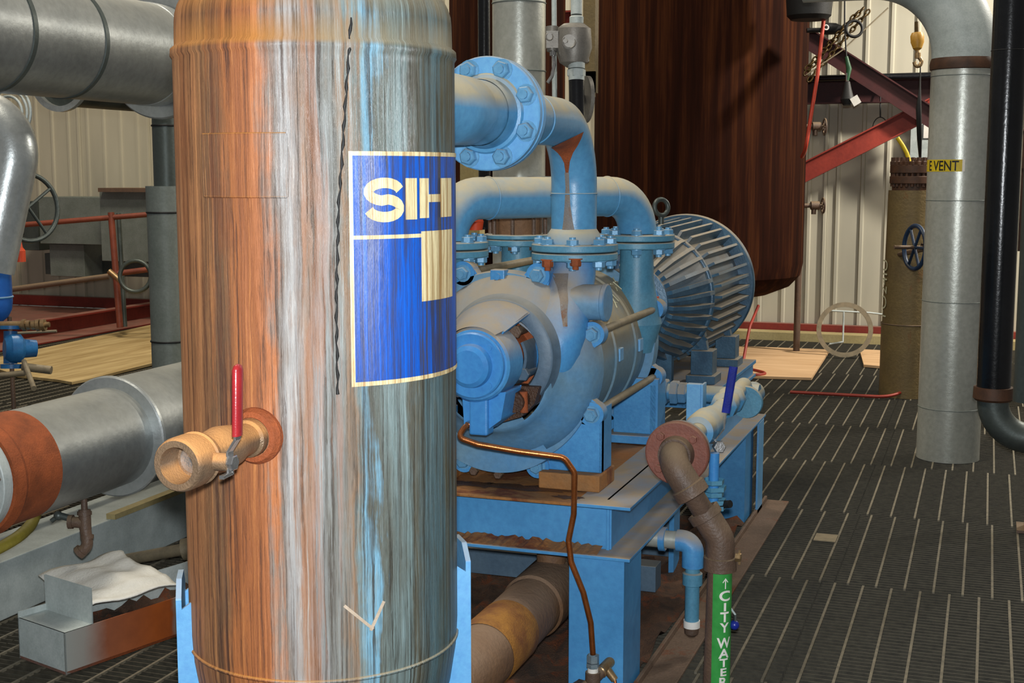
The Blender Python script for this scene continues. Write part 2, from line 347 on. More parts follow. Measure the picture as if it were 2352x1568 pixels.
M['tank'] = m_tank('shell'); M['logo_blue'] = m_tank('sticker_blue'); M['logo_cream'] = m_tank('sticker_cream')
def m_green():
    t = NT('green_label'); n = t.noise(t.vec(), 20, 4); return t.set(t.ramp(n, [(.3, '#2E8A3C'), (.7, '#3FA04C')]), .3)
M['green'] = m_green()

from mathutils.bvhtree import BVHTree
class Surf:
    """a built surface that flat marks (rust runs, chalk) are laid on"""
    def __init__(s, mb): s.b = BVHTree.FromPolygons([Vector(v) for v in mb.v], mb.f)
    def at(s, px, py, off=.0012):
        r = ray(px, py).normalized(); h = s.b.ray_cast(OC, r)
        if h[0] is None: return None
        n = h[1] if h[1].dot(r) < 0 else -h[1]; return h[0]+n*off
    def patch(s, rows, cols=5, off=.0012):
        mb = MB(); G = []
        for y0, a, y1, b in rows:
            G.append([s.at(a+(b-a)*k/cols, y0+(y1-y0)*k/cols, off) for k in range(cols+1)])
        vs_ = [p if p is not None else V(0, 0, 0) for g in G for p in g]; fs = []
        for i in range(len(G)-1):
            for k in range(cols):
                q = [(i, k), (i, k+1), (i+1, k+1), (i+1, k)]
                if all(G[a][b] is not None for a, b in q): fs.append(tuple(a*(cols+1)+b for a, b in q))
        return mb.add(vs_, fs, True)
# ============================================================ THE SETTING
BY = 12.57
# grating floor: bearers below, panels of bearing bars and cross rods on top
fb = MB()
for y in [3.88+1.07*k for k in range(-2, 9)]: fb.box((-5, y, -.11), (14, .06, .14))
floor = obj('floor', fb, M['concrete'], None, None, (0, 0, 0), kind='structure')
lo = MB(); lo.box((-5, 7, -3.2), (24, 18, .1)); obj('floor', lo, M['concrete'], None, None, (0, 0, -3.2), kind='structure')
gp = MB(); PX = 2.44
for k in range(35): gp.box((PX/2, .02+k*.0305, -.018), (PX-.006, .0048, .032))
gr = MB()
for k in range(24): gr.box((.05+k*.1016, .535, -.0035), (.0085, 1.062, .0075))
gme = None
for r, y in enumerate([2.81+1.07*k for k in range(9)]):
    ph = [(.018, .0, .052, .021, .07, .035, .01, .06, .02)[r]]
    for c in range(5):
        x0 = -10.3+c*PX+[(0.018), .005, .05, .03, .06, .01, .04, .02, .0][r]
        if r >= 7 and c == 4: pass
        if gme is None:
            g = obj('grating_panel', gp, M['grating'], floor); gme = g.data; h = obj('cross_rods', gr, M['grating_rod'], g); hme = h.data
        else: g = obj('grating_panel', None, None, floor, mesh=gme); h = obj('cross_rods', None, None, g, mesh=hme)
        g.location = (x0, y, 0)
# walls: ribbed sheet panels
def ribbed(name, x0, x1, z0, z1, y, pitch=.9144):
    root = obj(name, MB().bb((x0, y+.03, z0), (x1, y+.06, z1)), M['wall'], None, None, ((x0+x1)/2, y, 0), kind='structure')
    x = x0; me = None
    while x < x1-.01:
        mb = MB(); w = pitch; pts = [(0, 0)]
        for q in (.10, .34, .58, .82):
            q *= w; pts += [(q-.022, 0), (q-.012, -.02), (q+.012, -.02), (q+.022, 0)]
        pts += [(w-.036, 0), (w-.03, -.034), (w-.008, -.034), (w-.002, 0)]
        for (a, d), (b, e) in zip(pts[:-1], pts[1:]):
            mb.add([(x+a, y+d, z0), (x+b, y+e, z0), (x+b, y+e, z1), (x+a, y+d, z1)], [(0, 1, 2, 3)])
        if me is None: p = obj('wall_panel', mb, M['wall'], root); me = p.data; xf = x
        else: p = obj('wall_panel', None, None, root, mesh=me); p.location = (x-xf, 0, 0)
        x += pitch
    return root
wall_back = ribbed('wall_back', -13.3, 3.2, 0, 5.2, BY)
sk = MB(); sk.bb((-13.3, BY-.12, .02), (3.2, BY-.03, .13)); obj('baseboard_back', sk, M['red_steel'], None, None, (-5, BY, 0), kind='structure')
sk = MB(); sk.bb((-4.5, BY-.34, -.02), (3.2, BY-.14, .07)); obj('trim_1', sk, M['cream'], None, None, (0, BY-.2, 0), kind='structure')
# building steel in front of the back wall
def beam_between(name, p0, p1, w, h, mat, label, cat, group=None, up=ZA, flange=True):
    p0 = Vector(p0); p1 = Vector(p1); d = (p1-p0); ax = d.normalized(); s = ax.cross(YA).normalized(); mb = MB()
    # angle/channel: web across the view, two lips
    mb.prism([(-h/2, 0), (h/2, 0), (h/2, -.012), (-h/2, -.012)], p0, s, YA, d)
    mb.prism([(h/2-.012, -.0), (h/2, -.0), (h/2, -w), (h/2-.012, -w)], p0, s, YA, d)
    if flange: mb.prism([(-h/2, -.0), (-h/2+.012, -.0), (-h/2+.012, -w), (-h/2, -w)], p0, s, YA, d)
    return single(name, mb, mat, label, cat, p0, group or 'red wall braces')
b1 = aY(1840, 78, BY-.42); b2 = aY(2300, 372, BY-.42); beam_between('cross_brace', b1, b2, .06, .17, M['dark_red'], 'dark red steel brace slanting down to the right behind the elbowed grey pipe', 'brace')
b1 = aY(1780, 430, BY-.34); b2 = aY(2145, 246, BY-.34); beam_between('cross_brace', b1, b2, .06, .17, M['red_brace'], 'bright red steel brace rising from the brown vessel to the pipe', 'brace')
b1 = aY(2335, 108, BY-.34); b2 = aY(2400, 70, BY-.34); beam_between('cross_brace', b1, b2, .06, .15, M['red_brace'], 'short end of red brace right of the black pipe at the frame edge', 'brace')
b1 = aY(2300, 345, BY-.42); b2 = aY(2400, 300, BY-.42); beam_between('cross_brace', b1, b2, .06, .17, M['dark_red'], 'dark red gusset brace right of the black pipe, lower one', 'brace')
g0 = aY(1700, 217, BY-.2); g1 = aY(2420, 224, BY-.2); gm = MB(); gm.bb((g0.x, BY-.2, g0.z-.1), (3.1, BY-.19, g0.z+.1)); gm.bb((g0.x, BY-.28, g0.z+.09), (3.1, BY-.19, g0.z+.1)); gm.bb((g0.x, BY-.28, g0.z-.1), (3.1, BY-.19, g0.z-.09))
single('wall_girt', gm, M['dark_red'], 'dark red horizontal wall girt crossed by the two braces', 'beam', g0)
g0 = aY(1700, 186, BY-.3); gm = MB(); gm.cyl((g0.x, BY-.33, g0.z), (3.1, BY-.33, g0.z+.02), .03, seg=16); gm2 = MB(); 
single('black_pipe', gm, M['black'], 'thin black horizontal pipe running along the top of the red girt', 'pipe', g0)
g = aY(1050, 58, 10.4); gm = MB(); gm.bb((g.x-.6, 10.4, g.z-.07), (g.x+1.0, 10.5, g.z+.07)); gm.bb((g.x-.6, 10.34, g.z+.06), (g.x+1.0, 10.5, g.z+.075)); single('steel_beam', gm, M['red_brace'], 'red horizontal beam seen between the striped tank and the grey vertical pipe', 'beam', g)
# plywood sheets and red deck
def sheet(name, pts, th, mat, label, cat, loc=None, z=.004):
    mb = MB(); A = [(p[0], p[1], z) for p in pts]; mb.prism([(a[0], a[1]) for a in A], (0, 0, z), XA, YA, (0, 0, th))
    return single(name, mb, mat, label, cat, A[0] if loc is None else loc)
q = [aZ(1670, 862, .02), aZ(1864, 868, .02), aZ(1906, 803, .02), aZ(1670, 794, .02)]
sheet('plywood_sheet', q, .019, M['ply2'], 'pale plywood sheet on the grating under the brown vessel', 'board')
q = [aZ(1984, 838, .02), aZ(2030, 842, .02), aZ(2050, 806, .02), aZ(1974, 802, .02)]
sheet('plywood_offcut', q, .019, M['ply2'], 'small pale plywood offcut behind the handwheel beside the tan insulated vessel', 'board')
q = [aZ(130, 872, .02), aZ(40, 862, .02), aZ(-60, 830, .02), aZ(40, 812, .02), aZ(385, 738, .02), aZ(400, 822, .02), aZ(215, 868, .02), aZ(165, 878, .02)]
sheet('plywood_sheet', q, .019, M['ply'], 'yellowed stained plywood sheet on the grating left of the striped tank', 'board')
rd = MB(); rd.bb((-12.8, 7.4, .0), (-7.95, BY-.14, .012)); rd.bb((-8.35, 7.4, .0), (-8.33, BY-.4, .16)); rd.bb((-8.37, 7.4, .15), (-8.25, BY-.4, .165))
single('red_deck_plate', rd, M['red_steel'], 'dark red painted steel deck plate with upstand behind the yellowed plywood', 'deck', (-10, 9.5, 0))
# ============================================================ RIGHT BACKGROUND
def pipe_thing(name, label, cat, loc, group=None): return thing(name, label, cat, loc, group)
# big brown vessel
vd = 10.9; vl = aD(1362, 300, vd); vr = aD(1851, 300, vd); vc = (vl+vr)/2; VR = (vr-vl).length/2*.985
zb = aD(1700, 640, vd-.2).z
t = thing('process_vessel', 'huge rust-brown cylindrical vessel behind the pump motor', 'tank', (vc.x, vc.y, 0))
mb = MB(); mb.lathe([(zb-.20, 0), (zb-.19, VR*.35), (zb-.14, VR*.68), (zb-.07, VR*.88), (zb+.02, VR*.975), (zb+.12, VR), (zb+.2, VR), (4.2, VR)], (vc.x, vc.y, 0), ZA, 72); obj('shell', mb, M['vessel'], t)
for k, (a, l) in enumerate(((.35, 'x'), (2.45, 'x'), (4.5, 'x'))):
    pass
for px, py, nm in ((1832, 795, 'leg'),):
    p = aY(px, 700, vc.y+.45); mb = MB(); mb.cyl((p.x, p.y, 0), (p.x, p.y, zb+.15), .028, seg=12); mb.box((p.x, p.y, .008), (.1, .1, .014)); obj('leg', mb, M['brown_iron'], t)
p = V(vc.x-VR*.75, vc.y+.1, 0); mb = MB(); mb.cyl((p.x, p.y, 0), (p.x, p.y, zb+.1), .028, seg=12); mb.box((p.x, p.y, .008), (.1, .1, .014)); obj('leg', mb, M['brown_iron'], t)
p = V(vc.x, vc.y-.5, 0); mb = MB(); mb.cyl((p.x, p.y, 0), (p.x, p.y, zb+.0), .028, seg=12); obj('leg', mb, M['brown_iron'], t)
# drain valves on the vessel's right side
for (px, py, lb) in ((1868, 290, 'upper'), (1862, 472, 'lower')):
    p = aD(px, py, vd-.1); p0 = V(vc.x, vc.y, p.z)+(V(p.x-vc.x, p.y-vc.y, 0)).normalized()*(VR-.01); d = RT
    t2 = thing('gauge_valve', f'small brown {lb} valve on the right side of the brown vessel', 'valve', p0, 'gauge valves on the vessel')
    obj('nipple', MB().cyl(p0, p0+d*.09, .018, seg=10), M['brown_iron'], t2)
    b = MB(); b.cyl(p0+d*.06, p0+d*.13, .035, seg=12); b.cyl(p0+d*.085+ZA*.0, p0+d*.085-ZA*.07, .02, seg=10); obj('valve_body', b, M['brown_iron'], t2)
    h = MB(); h.cyl(p0+d*.13, p0+d*.17, .01, seg=8); h.torus(p0+d*.16, d, .06, .008, 20, 6)
    for k in range(3): a = math.pi/3*k; v = UP*math.cos(a)+FW*math.sin(a); h.cyl(p0+d*.16-v*.06, p0+d*.16+v*.06, .005, seg=6)
    obj('handwheel', h, M['brown_iron'], t2)
# second dark vessel / column further left
p = aD(1180, 100, 9.6); t = thing('dark_column', 'dark brown steel column behind the grey vertical pipe', 'column', (p.x, p.y, 0))
mb = MB(); mb.cyl((p.x-.05, p.y, 0), (p.x-.05, p.y, 4.2), .42, seg=40); obj('shell', mb, M['vessel'], t)
p = aD(1085, 385, 9.0); mb = MB(); mb.box((p.x, p.y, 1.0), (.14, .1, 2.0)); single('cream_post', mb, M['cream'], 'narrow cream post under the big blue flange behind the dusty blue crossover pipe', 'post', (p.x, p.y, 0))
# black pipe beside grey pipe (left)
p = aD(1112, 60, 7.5); single('black_downpipe', MB().cyl((p.x, p.y, 1.2), (p.x, p.y, 4), .035, seg=20), M['black'], 'slim black vertical pipe immediately left of the grey vertical pipe at top', 'pipe', (p.x, p.y, 1.2))
# silver vertical pipe
p = aD(1192, 200, 6.6); R_ = 61*6.6/F; t = thing('vertical_steam_pipe', 'thick silver-grey vertical pipe behind the big blue bolted flange', 'pipe', (p.x, p.y, 0))
obj('pipe', MB().cyl((p.x, p.y, 0), (p.x, p.y, 4.2), R_, seg=40), M['stainless'], t)
mb = MB()
for z in (2.02, 2.35): mb.torus((p.x, p.y, z), ZA, R_, .004, 40, 6)
obj('weld_seam', mb, M['galv_dull'], t)
p = aD(1228, 380, 6.2); single('capped_pipe_end', MB().lathe([(0, 0), (0, .06), (.03, .068), (.3, .068)], p+V(0, 0.08, -.05), -ZA, 28).cyl(p+V(0, .08, -.2), p+V(-.05, .5, -.2), .05, seg=16), M['alu'], 'silver rounded pipe end showing below the big blue bolted flange', 'pipe', p)
# conduit group
cd = 5.6
def D(x, y, d=cd): return aD(x, y, d)
t = thing('conduit_box', 'small grey cast conduit body with round cover at the end of a thin conduit', 'conduit fitting', D(1270, 100))
mb = MB(); c = D(1268, 92); mb.cyl(D(1268, 62), D(1268, 118), .028, .022, seg=16); mb.box(c, (.05, .06, .07), Matrix.Rotation(YAW, 3, 'Z')); obj('body', mb, M['cast_grey'], t)
mb = MB(); mb.cyl(D(1262, 84, 5.54), D(1262, 84, 5.49), .016, seg=16); mb.torus(D(1262, 84, 5.49), FW, .014, .003, 20, 6); obj('plug', mb, M['cast_grey'], t)
mb = MB(); mb.cyl(D(1270, 116), D(1270, 128), .014, seg=12); mb.sweep(fillet([D(1271, 126), D(1273, 150), D(1268, 175), D(1258, 190)], .04, 4), .008, 8); obj('flexible_tube', mb, M['chrome'], t)
mb = MB(); mb.cyl(D(1272, -120), D(1273, 66), .011, seg=12); mb.cyl(D(1273, 110, 5.7), D(1276, 480, 5.7), .011, seg=12); obj('conduit', mb, M['galv'], t)
t = thing('conduit_elbow_box', 'large grey cast conduit body with screwed cap, right of the small one', 'conduit fitting', D(1312, 110))
mb = MB(); mb.lathe([(0, 0), (0, .045), (.02, .072), (.10, .078), (.16, .06), (.18, .03), (.18, 0)], D(1318, 55), -ZA, 28); mb.box(D(1325, 105, 5.68), (.1, .1, .14), Matrix.Rotation(YAW, 3, 'Z')); obj('body', mb, M['cast_grey'], t)
mb = MB(); mb.cyl(D(1307, 96, 5.55), D(1307, 96, 5.45), .03, seg=24); mb.torus(D(1307, 96, 5.45), FW, .026, .004, 24, 6); mb.cyl(D(1300, 94, 5.44), D(1298, 94, 5.38), .009, seg=8); obj('cap', mb, M['cast_grey'], t)
mb = MB(); mb.cyl(D(1324, -120), D(1324, 34), .024, seg=18); mb.lathe([(0, .026), (.005, .03), (.03, .03), (.035, .024)], D(1324, 56), ZA, 18); obj('conduit', mb, M['galv'], t)
mb = MB(); mb.cyl(D(1324, 138), D(1324, 158), .036, seg=18); mb.hexn(D(1324, 160), -ZA, .03, .04); mb.cyl(D(1324, 160), D(1324, 185), .034, seg=18); obj('gland', mb, M['galv'], t)
mb = MB(); mb.cyl(D(1324, 184), D(1328, 480), .033, seg=20); obj('flexible_conduit', mb, M['black'], t, 'glossy black lower conduit')
p = D(1352, 170, 6.3); mb = MB(); mb.bb((p.x-.03, p.y, 1.9), (p.x+.03, p.y+.06, 4)); mb.bb((p.x-.06, p.y, 1.88), (p.x+.03, p.y+.02, 2.0)); single('steel_angle_post', mb, M['tan_tank'], 'olive angle post end behind the large conduit body', 'post', p)
mb = MB(); c = D(1342, 228, 5.72); mb.cyl(c, c+RT*.016+FW*.004, .10, seg=32); mb.cyl(c-RT*.04, c, .02, seg=10); single('round_junction_cover', mb, M['cast_grey'], 'grey disc edge showing right of the black conduit above the elbow', 'cover', c)
# ---------------- elbowed grey pipe with yellow label
pb = aZ(2176, 1050, 0); RP = .163; pd = 7.04
t = thing('vent_pipe', 'big silver-grey pipe standing on the grating, elbowed left at the top', 'pipe', (pb.x, pb.y, 0))
ez = aD(2210, -88, pd-.25).z; SX = .62; zs = aD(2200, 142, pd-.3).z
path = fillet([V(pb.x, pb.y, zs), V(pb.x, pb.y, ez), V(aY(1845, 0, pb.y).x, pb.y, ez)], .47, 18)
mb = MB(); mb.sweep(path, RP, 44); obj('elbow', mb, M['galv'], t)
mb = MB(); mb.cyl((pb.x, pb.y, 0.0), (pb.x, pb.y, zs), RP, seg=44); obj('pipe', mb, M['stainless'], t)
mb = MB(); mb.lathe([(0, RP), (.004, RP+.006), (.03, RP+.008), (.05, RP+.004), (.06, RP)], (pb.x, pb.y, zs-.03), ZA, 44); obj('weld_band', mb, M['brown_flange'], t, 'burnt brown weld band')
mb = MB()
for z in (.28, .85, 1.38, 2.02): mb.torus((pb.x, pb.y, z), ZA, RP+.0005, .0022, 44, 6)
obj('seam', mb, M['galv_dull'], t)
def cyl_hit(cx, cy, R, px, py):
    r = ray(px, py); ox, oy = OC.x-cx, OC.y-cy; a = r.x*r.x+r.y*r.y; b = 2*(ox*r.x+oy*r.y); c = ox*ox+oy*oy-R*R
    q = max(b*b-4*a*c, 0); s = (-b-math.sqrt(q))/(2*a); p = OC+r*s; return math.atan2(p.y-cy, p.x-cx), p.z
def text_geo(s, size, off=0, shear=0):
    cu = bpy.data.curves.new('t', 'FONT'); cu.body = s; cu.size = size; cu.offset = off; cu.shear = shear; cu.align_x = 'CENTER'
    o = bpy.data.objects.new('t', cu); C.objects.link(o); dg = bpy.context.evaluated_depsgraph_get(); me = o.evaluated_get(dg).to_mesh()
    vs_ = [(v.co.x, v.co.y) for v in me.vertices]; fs = [tuple(p.vertices) for p in me.polygons]
    o.evaluated_get(dg).to_mesh_clear(); bpy.data.objects.remove(o); return vs_, fs
def wrap(cx, cy, R, th0, z0, vs_, fs, step=None, rot90=False):
    """flat artwork (a,b) in metres -> on a cylinder of radius R, a runs along the arc to the right, b up"""
    step = step or R*.08; b = bmesh.new(); V_ = [b.verts.new((x, y, 0)) for x, y in vs_]
    for f in fs:
        try: b.faces.new([V_[i] for i in f])
        except ValueError: pass
    xs = [v[0] for v in vs_]; x = min(xs)+step
    while x < max(xs):
        bmesh.ops.bisect_plane(b, geom=b.verts[:]+b.edges[:]+b.faces[:], plane_co=(x, 0, 0), plane_no=(1, 0, 0)); x += step
    b.verts.index_update(); mb = MB()
    out = [(cx+R*math.cos(th0+v.co.x/R), cy+R*math.sin(th0+v.co.x/R), z0+v.co.y) for v in b.verts]
    mb.add(out, [tuple(v.index for v in f.verts) for f in b.faces], True); b.free(); return mb
def rect(x0, x1, y0, y1): return [(x0, y0), (x1, y0), (x1, y1), (x0, y1)], [(0, 1, 2, 3)]
th1, z1 = cyl_hit(pb.x, pb.y, RP, 2211, 380); h = 27*6.9/F; lw = 1.35*RP
obj('yellow_label', wrap(pb.x, pb.y, RP+.001, th1, z1, *rect(-lw-.1, 0, -h/2, h/2)), M['yellow'], t, 'yellow label band with black lettering')
vs_, fs = text_geo('E VENT', h*1.18, h*.016); vs_ = [(x*.80, y) for x, y in vs_]; w = max(v[0] for v in vs_)-min(v[0] for v in vs_); obj('lettering', wrap(pb.x, pb.y, RP+.0018, th1, z1-h*.41, [(x-.020-w/2, y) for x, y in vs_], fs, .006), M['ink'], t)
obj('label_edge', wrap(pb.x, pb.y, RP+.0022, th1, z1, *rect(-.002, .011, -h/2, h/2)), M['white'], t, 'white curled label end')
# ---------------- tan insulated vessel behind it
ib = aZ(2062, 915, 0); ir = 57*9.3/F; zt = aD(2070, 436, 9.2).z
t = thing('insulated_vessel', 'tan-brown jacketed standing vessel with a studded flange, left of the labelled grey pipe', 'tank', (ib.x, ib.y, 0))
ix, iy = ib.x+.04, ib.y+ir
obj('jacket', MB().lathe([(0, ir*1.03), (.5, ir*1.03), (.5, ir*1.0), (zt, ir*.93), (zt, 0)], (ix, iy, 0), ZA, 40), M['tan_tank'], t)
obj('neck', MB().cyl((ix, iy, zt-.02), (ix, iy, zt+.08), ir*.8, seg=30), M['brown_flange'], t)
z_ = zt+.045
obj('flange', MB().disc((ix, iy, z_), ZA, .05, ir*.9, 40), M['brown_flange'], t); obj('flange', MB().disc((ix, iy, z_+.07), ZA, .055, ir*.9, 40), M['brown_flange'], t)
for k in range(24):
    a = k*math.pi/12; c = V(ix+math.cos(a)*ir*.8, iy+math.sin(a)*ir*.8, z_); mb = MB(); mb.cyl(c-ZA*.02, c+ZA*.175, .012, seg=8); mb.hexn(c+ZA*.125, ZA, .025, .02); obj('stud', mb, M['brown_flange'], t)
obj('band', MB().torus((ix, iy, .5), ZA, ir*1.03, .004, 40, 6), M['brown_iron'], t)
vs_, fs = text_geo('FO24IU', .125, -.0005, 0); th, z = cyl_hit(ix, iy, ir, 2030, 655)
obj('chalk_writing', wrap(ix, iy, ir+.004, th+.0, z-.02, [(-y+.06, x*1.0) for x, y in vs_], fs, .02), M['chalk'], t, 'pale chalk writing running upward')
# yellow strap on its top
mb = MB(); pts = [aD(2089, 372, 9.0), aD(2083, 352, 9.0), aD(2074, 335, 9.0), aD(2061, 316, 9.0)]; mb.sweep(fillet(pts, .1, 4), .014, 8); single('yellow_strap', mb, M['yellow'], 'short yellow strap end sticking up from the studded flange', 'strap', pts[0])
# blue handwheel edge-on
c = aD(2101, 568, 8.3); ax = RT*.97+FW*.2; t = thing('blue_handwheel', 'dark blue handwheel seen edge-on in front of the tan jacketed vessel', 'handwheel', c)
mb = MB(); mb.torus(c, ax, .135, .014, 36, 8)
for k in range(3): a = math.pi/3*k; u, w = frame(ax); v = u*math.cos(a)+w*math.sin(a); mb.cyl(c-v*.135, c+v*.135, .01, seg=6)
obj('rim', mb, M['blue_dark'], t); mb = MB(); mb.cyl(c-ax*.14, c+ax*.12, .012, seg=8); mb.cyl(c+ax*.1, c+ax*.1+FW*.9, .018, seg=8); mb.hexn(c+ax*.05, ax, .04, .03); obj('stem', mb, M['brown_iron'], t)
# chain wheel ring
c = aD(1940, 757, 11.0); t = thing('valve_ring', 'big tan metal ring leaning on a thin wire stand near the back wall', 'ring', c)
ax = (FW*.97+RT*.2).normalized(); mb = MB(); u, w = frame(ax, ZA); mb.lathe([(-.012, .19), (-.012, .228), (.012, .228), (.012, .19), (-.012, .19)], c, ax, 44); obj('rim', mb, M['rod'], t)
mb = MB()
for a, b in (((1905, 713), (1998, 718)), ((1938, 716), (1936, 784)), ((1905, 790), (1937, 785)), ((1998, 718), (2030, 722))): mb.cyl(aD(*a, 11.15), aD(*b, 11.15), .008, seg=6)
obj('wire_stand', mb, M['galv'], t)
# black pipe right with elbow
c = aD(2300, 500, 5.75); RB = 38*5.75/F; zb2 = aD(2290, 897, 5.8).z
t = thing('black_riser', 'glossy black vertical pipe right of the labelled grey pipe', 'pipe', (c.x, c.y, zb2))
obj('pipe', MB().cyl((c.x, c.y, zb2), (c.x, c.y, 3.6), RB, seg=36), M['black'], t)
obj('coupling', MB().lathe([(0, RB), (0, RB+.012), (-.05, RB+.014), (-.06, RB+.004)], (c.x, c.y, zb2+.01), ZA, 30), M['brown_flange'], t)
obj('joint_ring', MB().torus((c.x, c.y, aD(2300, 118, 5.7).z), ZA, RB+.0005, .002, 36, 6), M['black_rubber'], t)
e = fillet([V(c.x, c.y, zb2-.03), V(c.x, c.y, zb2-.20), V(c.x, c.y, zb2-.20)+V(.5, .02, -.04)], .16, 10)
mb = MB(); mb.sweep(e, RB*.93, 24); obj('elbow', mb, M['duct_dark'], t)
# stainless / dark pipes at the right edge
c = aD(2372, 700, 5.2); t = thing('polished_pipe', 'polished dark vertical pipe cut by the right frame edge', 'pipe', (c.x, c.y, 0))
obj('pipe', MB().cyl((c.x+.03, c.y+.1, aD(2350, 935, 5.2).z), (c.x+.03, c.y+.1, 2.0), .085, seg=32), M['duct_dark'], t)
c = aZ(2352, 1222, 0); t = thing('rusty_stanchion', 'rusty brown post on a small base plate at the right frame edge', 'post', (c.x+.02, c.y, 0))
mb = MB(); mb.bb((c.x, c.y, 0), (c.x+.07, c.y+.07, aD(2345, 1010, 5.6).z)); obj('post', mb, M['yellow_rust'], t); mb = MB(); mb.bb((c.x-.03, c.y-.03, .002), (c.x+.12, c.y+.12, .014)); obj('base_plate', mb, M['brown_iron'], t)
c = aD(2352, 320, 8.0); t = thing('rusty_frame_column', 'rust-brown steel column behind the black pipe at the right frame edge', 'column', (c.x, c.y, 0))
mb = MB(); mb.bb((c.x-.05, c.y, 1.05), (c.x+.12, c.y+.12, 1.75)); mb.bb((c.x-.08, c.y-.02, 1.55), (c.x+.12, c.y+.02, 1.62)); obj('column', mb, M['brown_flange'], t)
# ---------------- rigging by the wall
def chain(pts, name, label, r=.016, n=None):
    t = thing(name, label, 'chain', pts[0], 'hoist chains beside the vessel'); L = (Vector(pts[1])-Vector(pts[0])).length; n = n or int(L/.04); d = (Vector(pts[1])-Vector(pts[0])).normalized(); u, w = frame(d)
    for i in range(n):
        c = Vector(pts[0])+d*L*(i+.5)/n; s_ = u if i % 2 else w; mb = MB(); k = 12
        mb.sweep([c+d*(.027*math.cos(2*math.pi*j/k))+s_*(.014*math.sin(2*math.pi*j/k)) for j in range(k)], .0065, 6, True); obj('chain_link', mb, M['chain'], t)
    return t
for k, (a, b) in enumerate((((1848, 172), (1983, 18)), ((1856, 186), (1996, 24)), ((1850, 160), (1972, 26)))):
    chain([aD(*a, 9.8), aD(*b, 9.8)], 'hoist_chain', ('oily brown chain slanting up beside the vessel, middle strand of three', 'oily brown chain slanting up beside the vessel, lower right strand of three', 'oily brown chain slanting up beside the vessel, upper left strand of three')[k])
def rope(name, pts, r, mat, label, cat, loc=None, rad=.1, grp=None): return single(name, MB().sweep(fillet(pts, rad, 6), r, 8), mat, label, cat, pts[0], grp)
rope('red_rope', [aD(1895, 16, 9.7), aD(1878, 170, 9.7), aD(1850, 345, 9.7), aD(1842, 360, 9.9)], .014, M['red_cord'], 'orange-red cord hanging down beside the brown vessel', 'cord')
rope('sling_wire', [aD(2040, 18, 9.7), aD(1935, 115, 9.7), aD(1852, 172, 9.7)], .005, M['rod'], 'thin tan wire slanting beside the chains', 'wire')
rope('wire_drop', [aD(1941, -60, 9.6), aD(1940, 60, 9.6), aD(1944, 132, 9.6)], .006, M['black_rubber'], 'dark drop wire that carries the hanging plug', 'wire')
c = aD(1962, 66, 9.6); single('hose_loop', MB().torus(c, FW, .058, .011, 28, 8), M['black_rubber'], 'black hose loop hanging beside the chains', 'hose', c)
c0 = aD(1858, 72, 9.95); t = thing('pull_switch', 'black switch body with white round end on a pipe right of the brown vessel', 'switch', c0)
mb = MB(); mb.cyl(aD(1853, 70, 9.95), aD(1930, 68, 9.95), .018, seg=10); mb.lathe([(0, 0), (0, .035), (.03, .045), (.1, .042), (.17, .015)], aD(1888, 66, 9.9), RT, 20); obj('body', mb, M['black_rubber'], t)
mb = MB(); mb.torus(aD(1897, 63, 9.78), FW, .017, .006, 20, 8); obj('white_ring', mb, M['white'], t)
c0 = aD(1885, 201, 12.0); t = thing('air_fitting', 'small brass nipple with white ring on the red girt', 'fitting', c0)
mb = MB(); mb.torus(c0, FW, .022, .009, 20, 8); obj('white_ring', mb, M['white'], t); mb = MB(); mb.cyl(aD(1904, 203, 12), aD(1928, 203, 12), .009, seg=10); mb.cyl(aD(1924, 203, 12), aD(1930, 203, 12), .017, seg=10); obj('nipple', mb, M['brass'], t)
# electrical drop with tag
pts = [aD(1944, 130, 9.6), aD(1950, 158, 9.6), aD(1946, 185, 9.6)]
t = thing('hanging_plug', 'black plug on a green cord with a white tag, hanging before the braces', 'plug', pts[0]); obj('green_cord', MB().sweep(pts, [.012, .02, .012], 8), M['green_dark'], t); mb = MB(); mb.lathe([(0, 0), (0, .02), (.05, .03), (.13, .05), (.17, .03), (.17, 0)], aD(1946, 188, 9.6), -UP, 18); obj('plug_body', mb, M['black_rubber'], t)
mb = MB(); c = aD(1965, 231, 9.55); mb.box(c, (.06, .006, .062), Matrix.Rotation(YAW, 3, 'Z')@Matrix.Rotation(-.55, 3, 'Y')); obj('tag', mb, M['white'], t, 'white square tag')
mb = MB(); mb.cyl(aD(1946, 168, 9.6), aD(1946, 186, 9.6), .012, seg=8); obj('clip', mb, M['chrome'], t)
mb = MB(); u_ = []; 
for i in range(28): a = 2*math.pi*i/28; u_.append(aD(2022+18*math.sin(a), 297-28*math.cos(a), 11.72))
mb.sweep(u_, .004, 6, True); mb.cyl(aD(2022, 195, 11.75), aD(2022, 268, 11.72), .007, seg=6); single('wire_loop', mb, M['black_rubber'], 'thin dark wire loop hanging in front of the red brace', 'wire', u_[0])
# hoist hook
c = aD(2107, 92, 8.6); t = thing('hoist_hook', 'yellow hoist block with hook hanging left of the grey pipe', 'hook', c)
mb = MB(); mb.lathe([(0, 0), (0, .036), (.02, .044), (.06, .042), (.10, .028), (.115, .01), (.12, 0)], aD(2107, 76, 8.6), -UP, 22); obj('block', mb, M['hoist_yellow'], t)
mb = MB(); mb.cyl(aD(2105, 50, 8.6), aD(2106, 78, 8.6), .012, seg=8); obj('chain_end', mb, M['chain'], t)
hk = [aD(2107, 116, 8.6), aD(2109, 128, 8.6), aD(2117, 140, 8.6), aD(2113, 152, 8.6), aD(2103, 152, 8.6), aD(2100, 142, 8.6)]; mb = MB(); mb.sweep(fillet(hk, .02, 4), [.013]*len(fillet(hk, .02, 4)), 8); mb.cyl(aD(2108, 122, 8.6), aD(2108, 134, 8.6), .02, seg=10); obj('hook', mb, M['brass'], t)
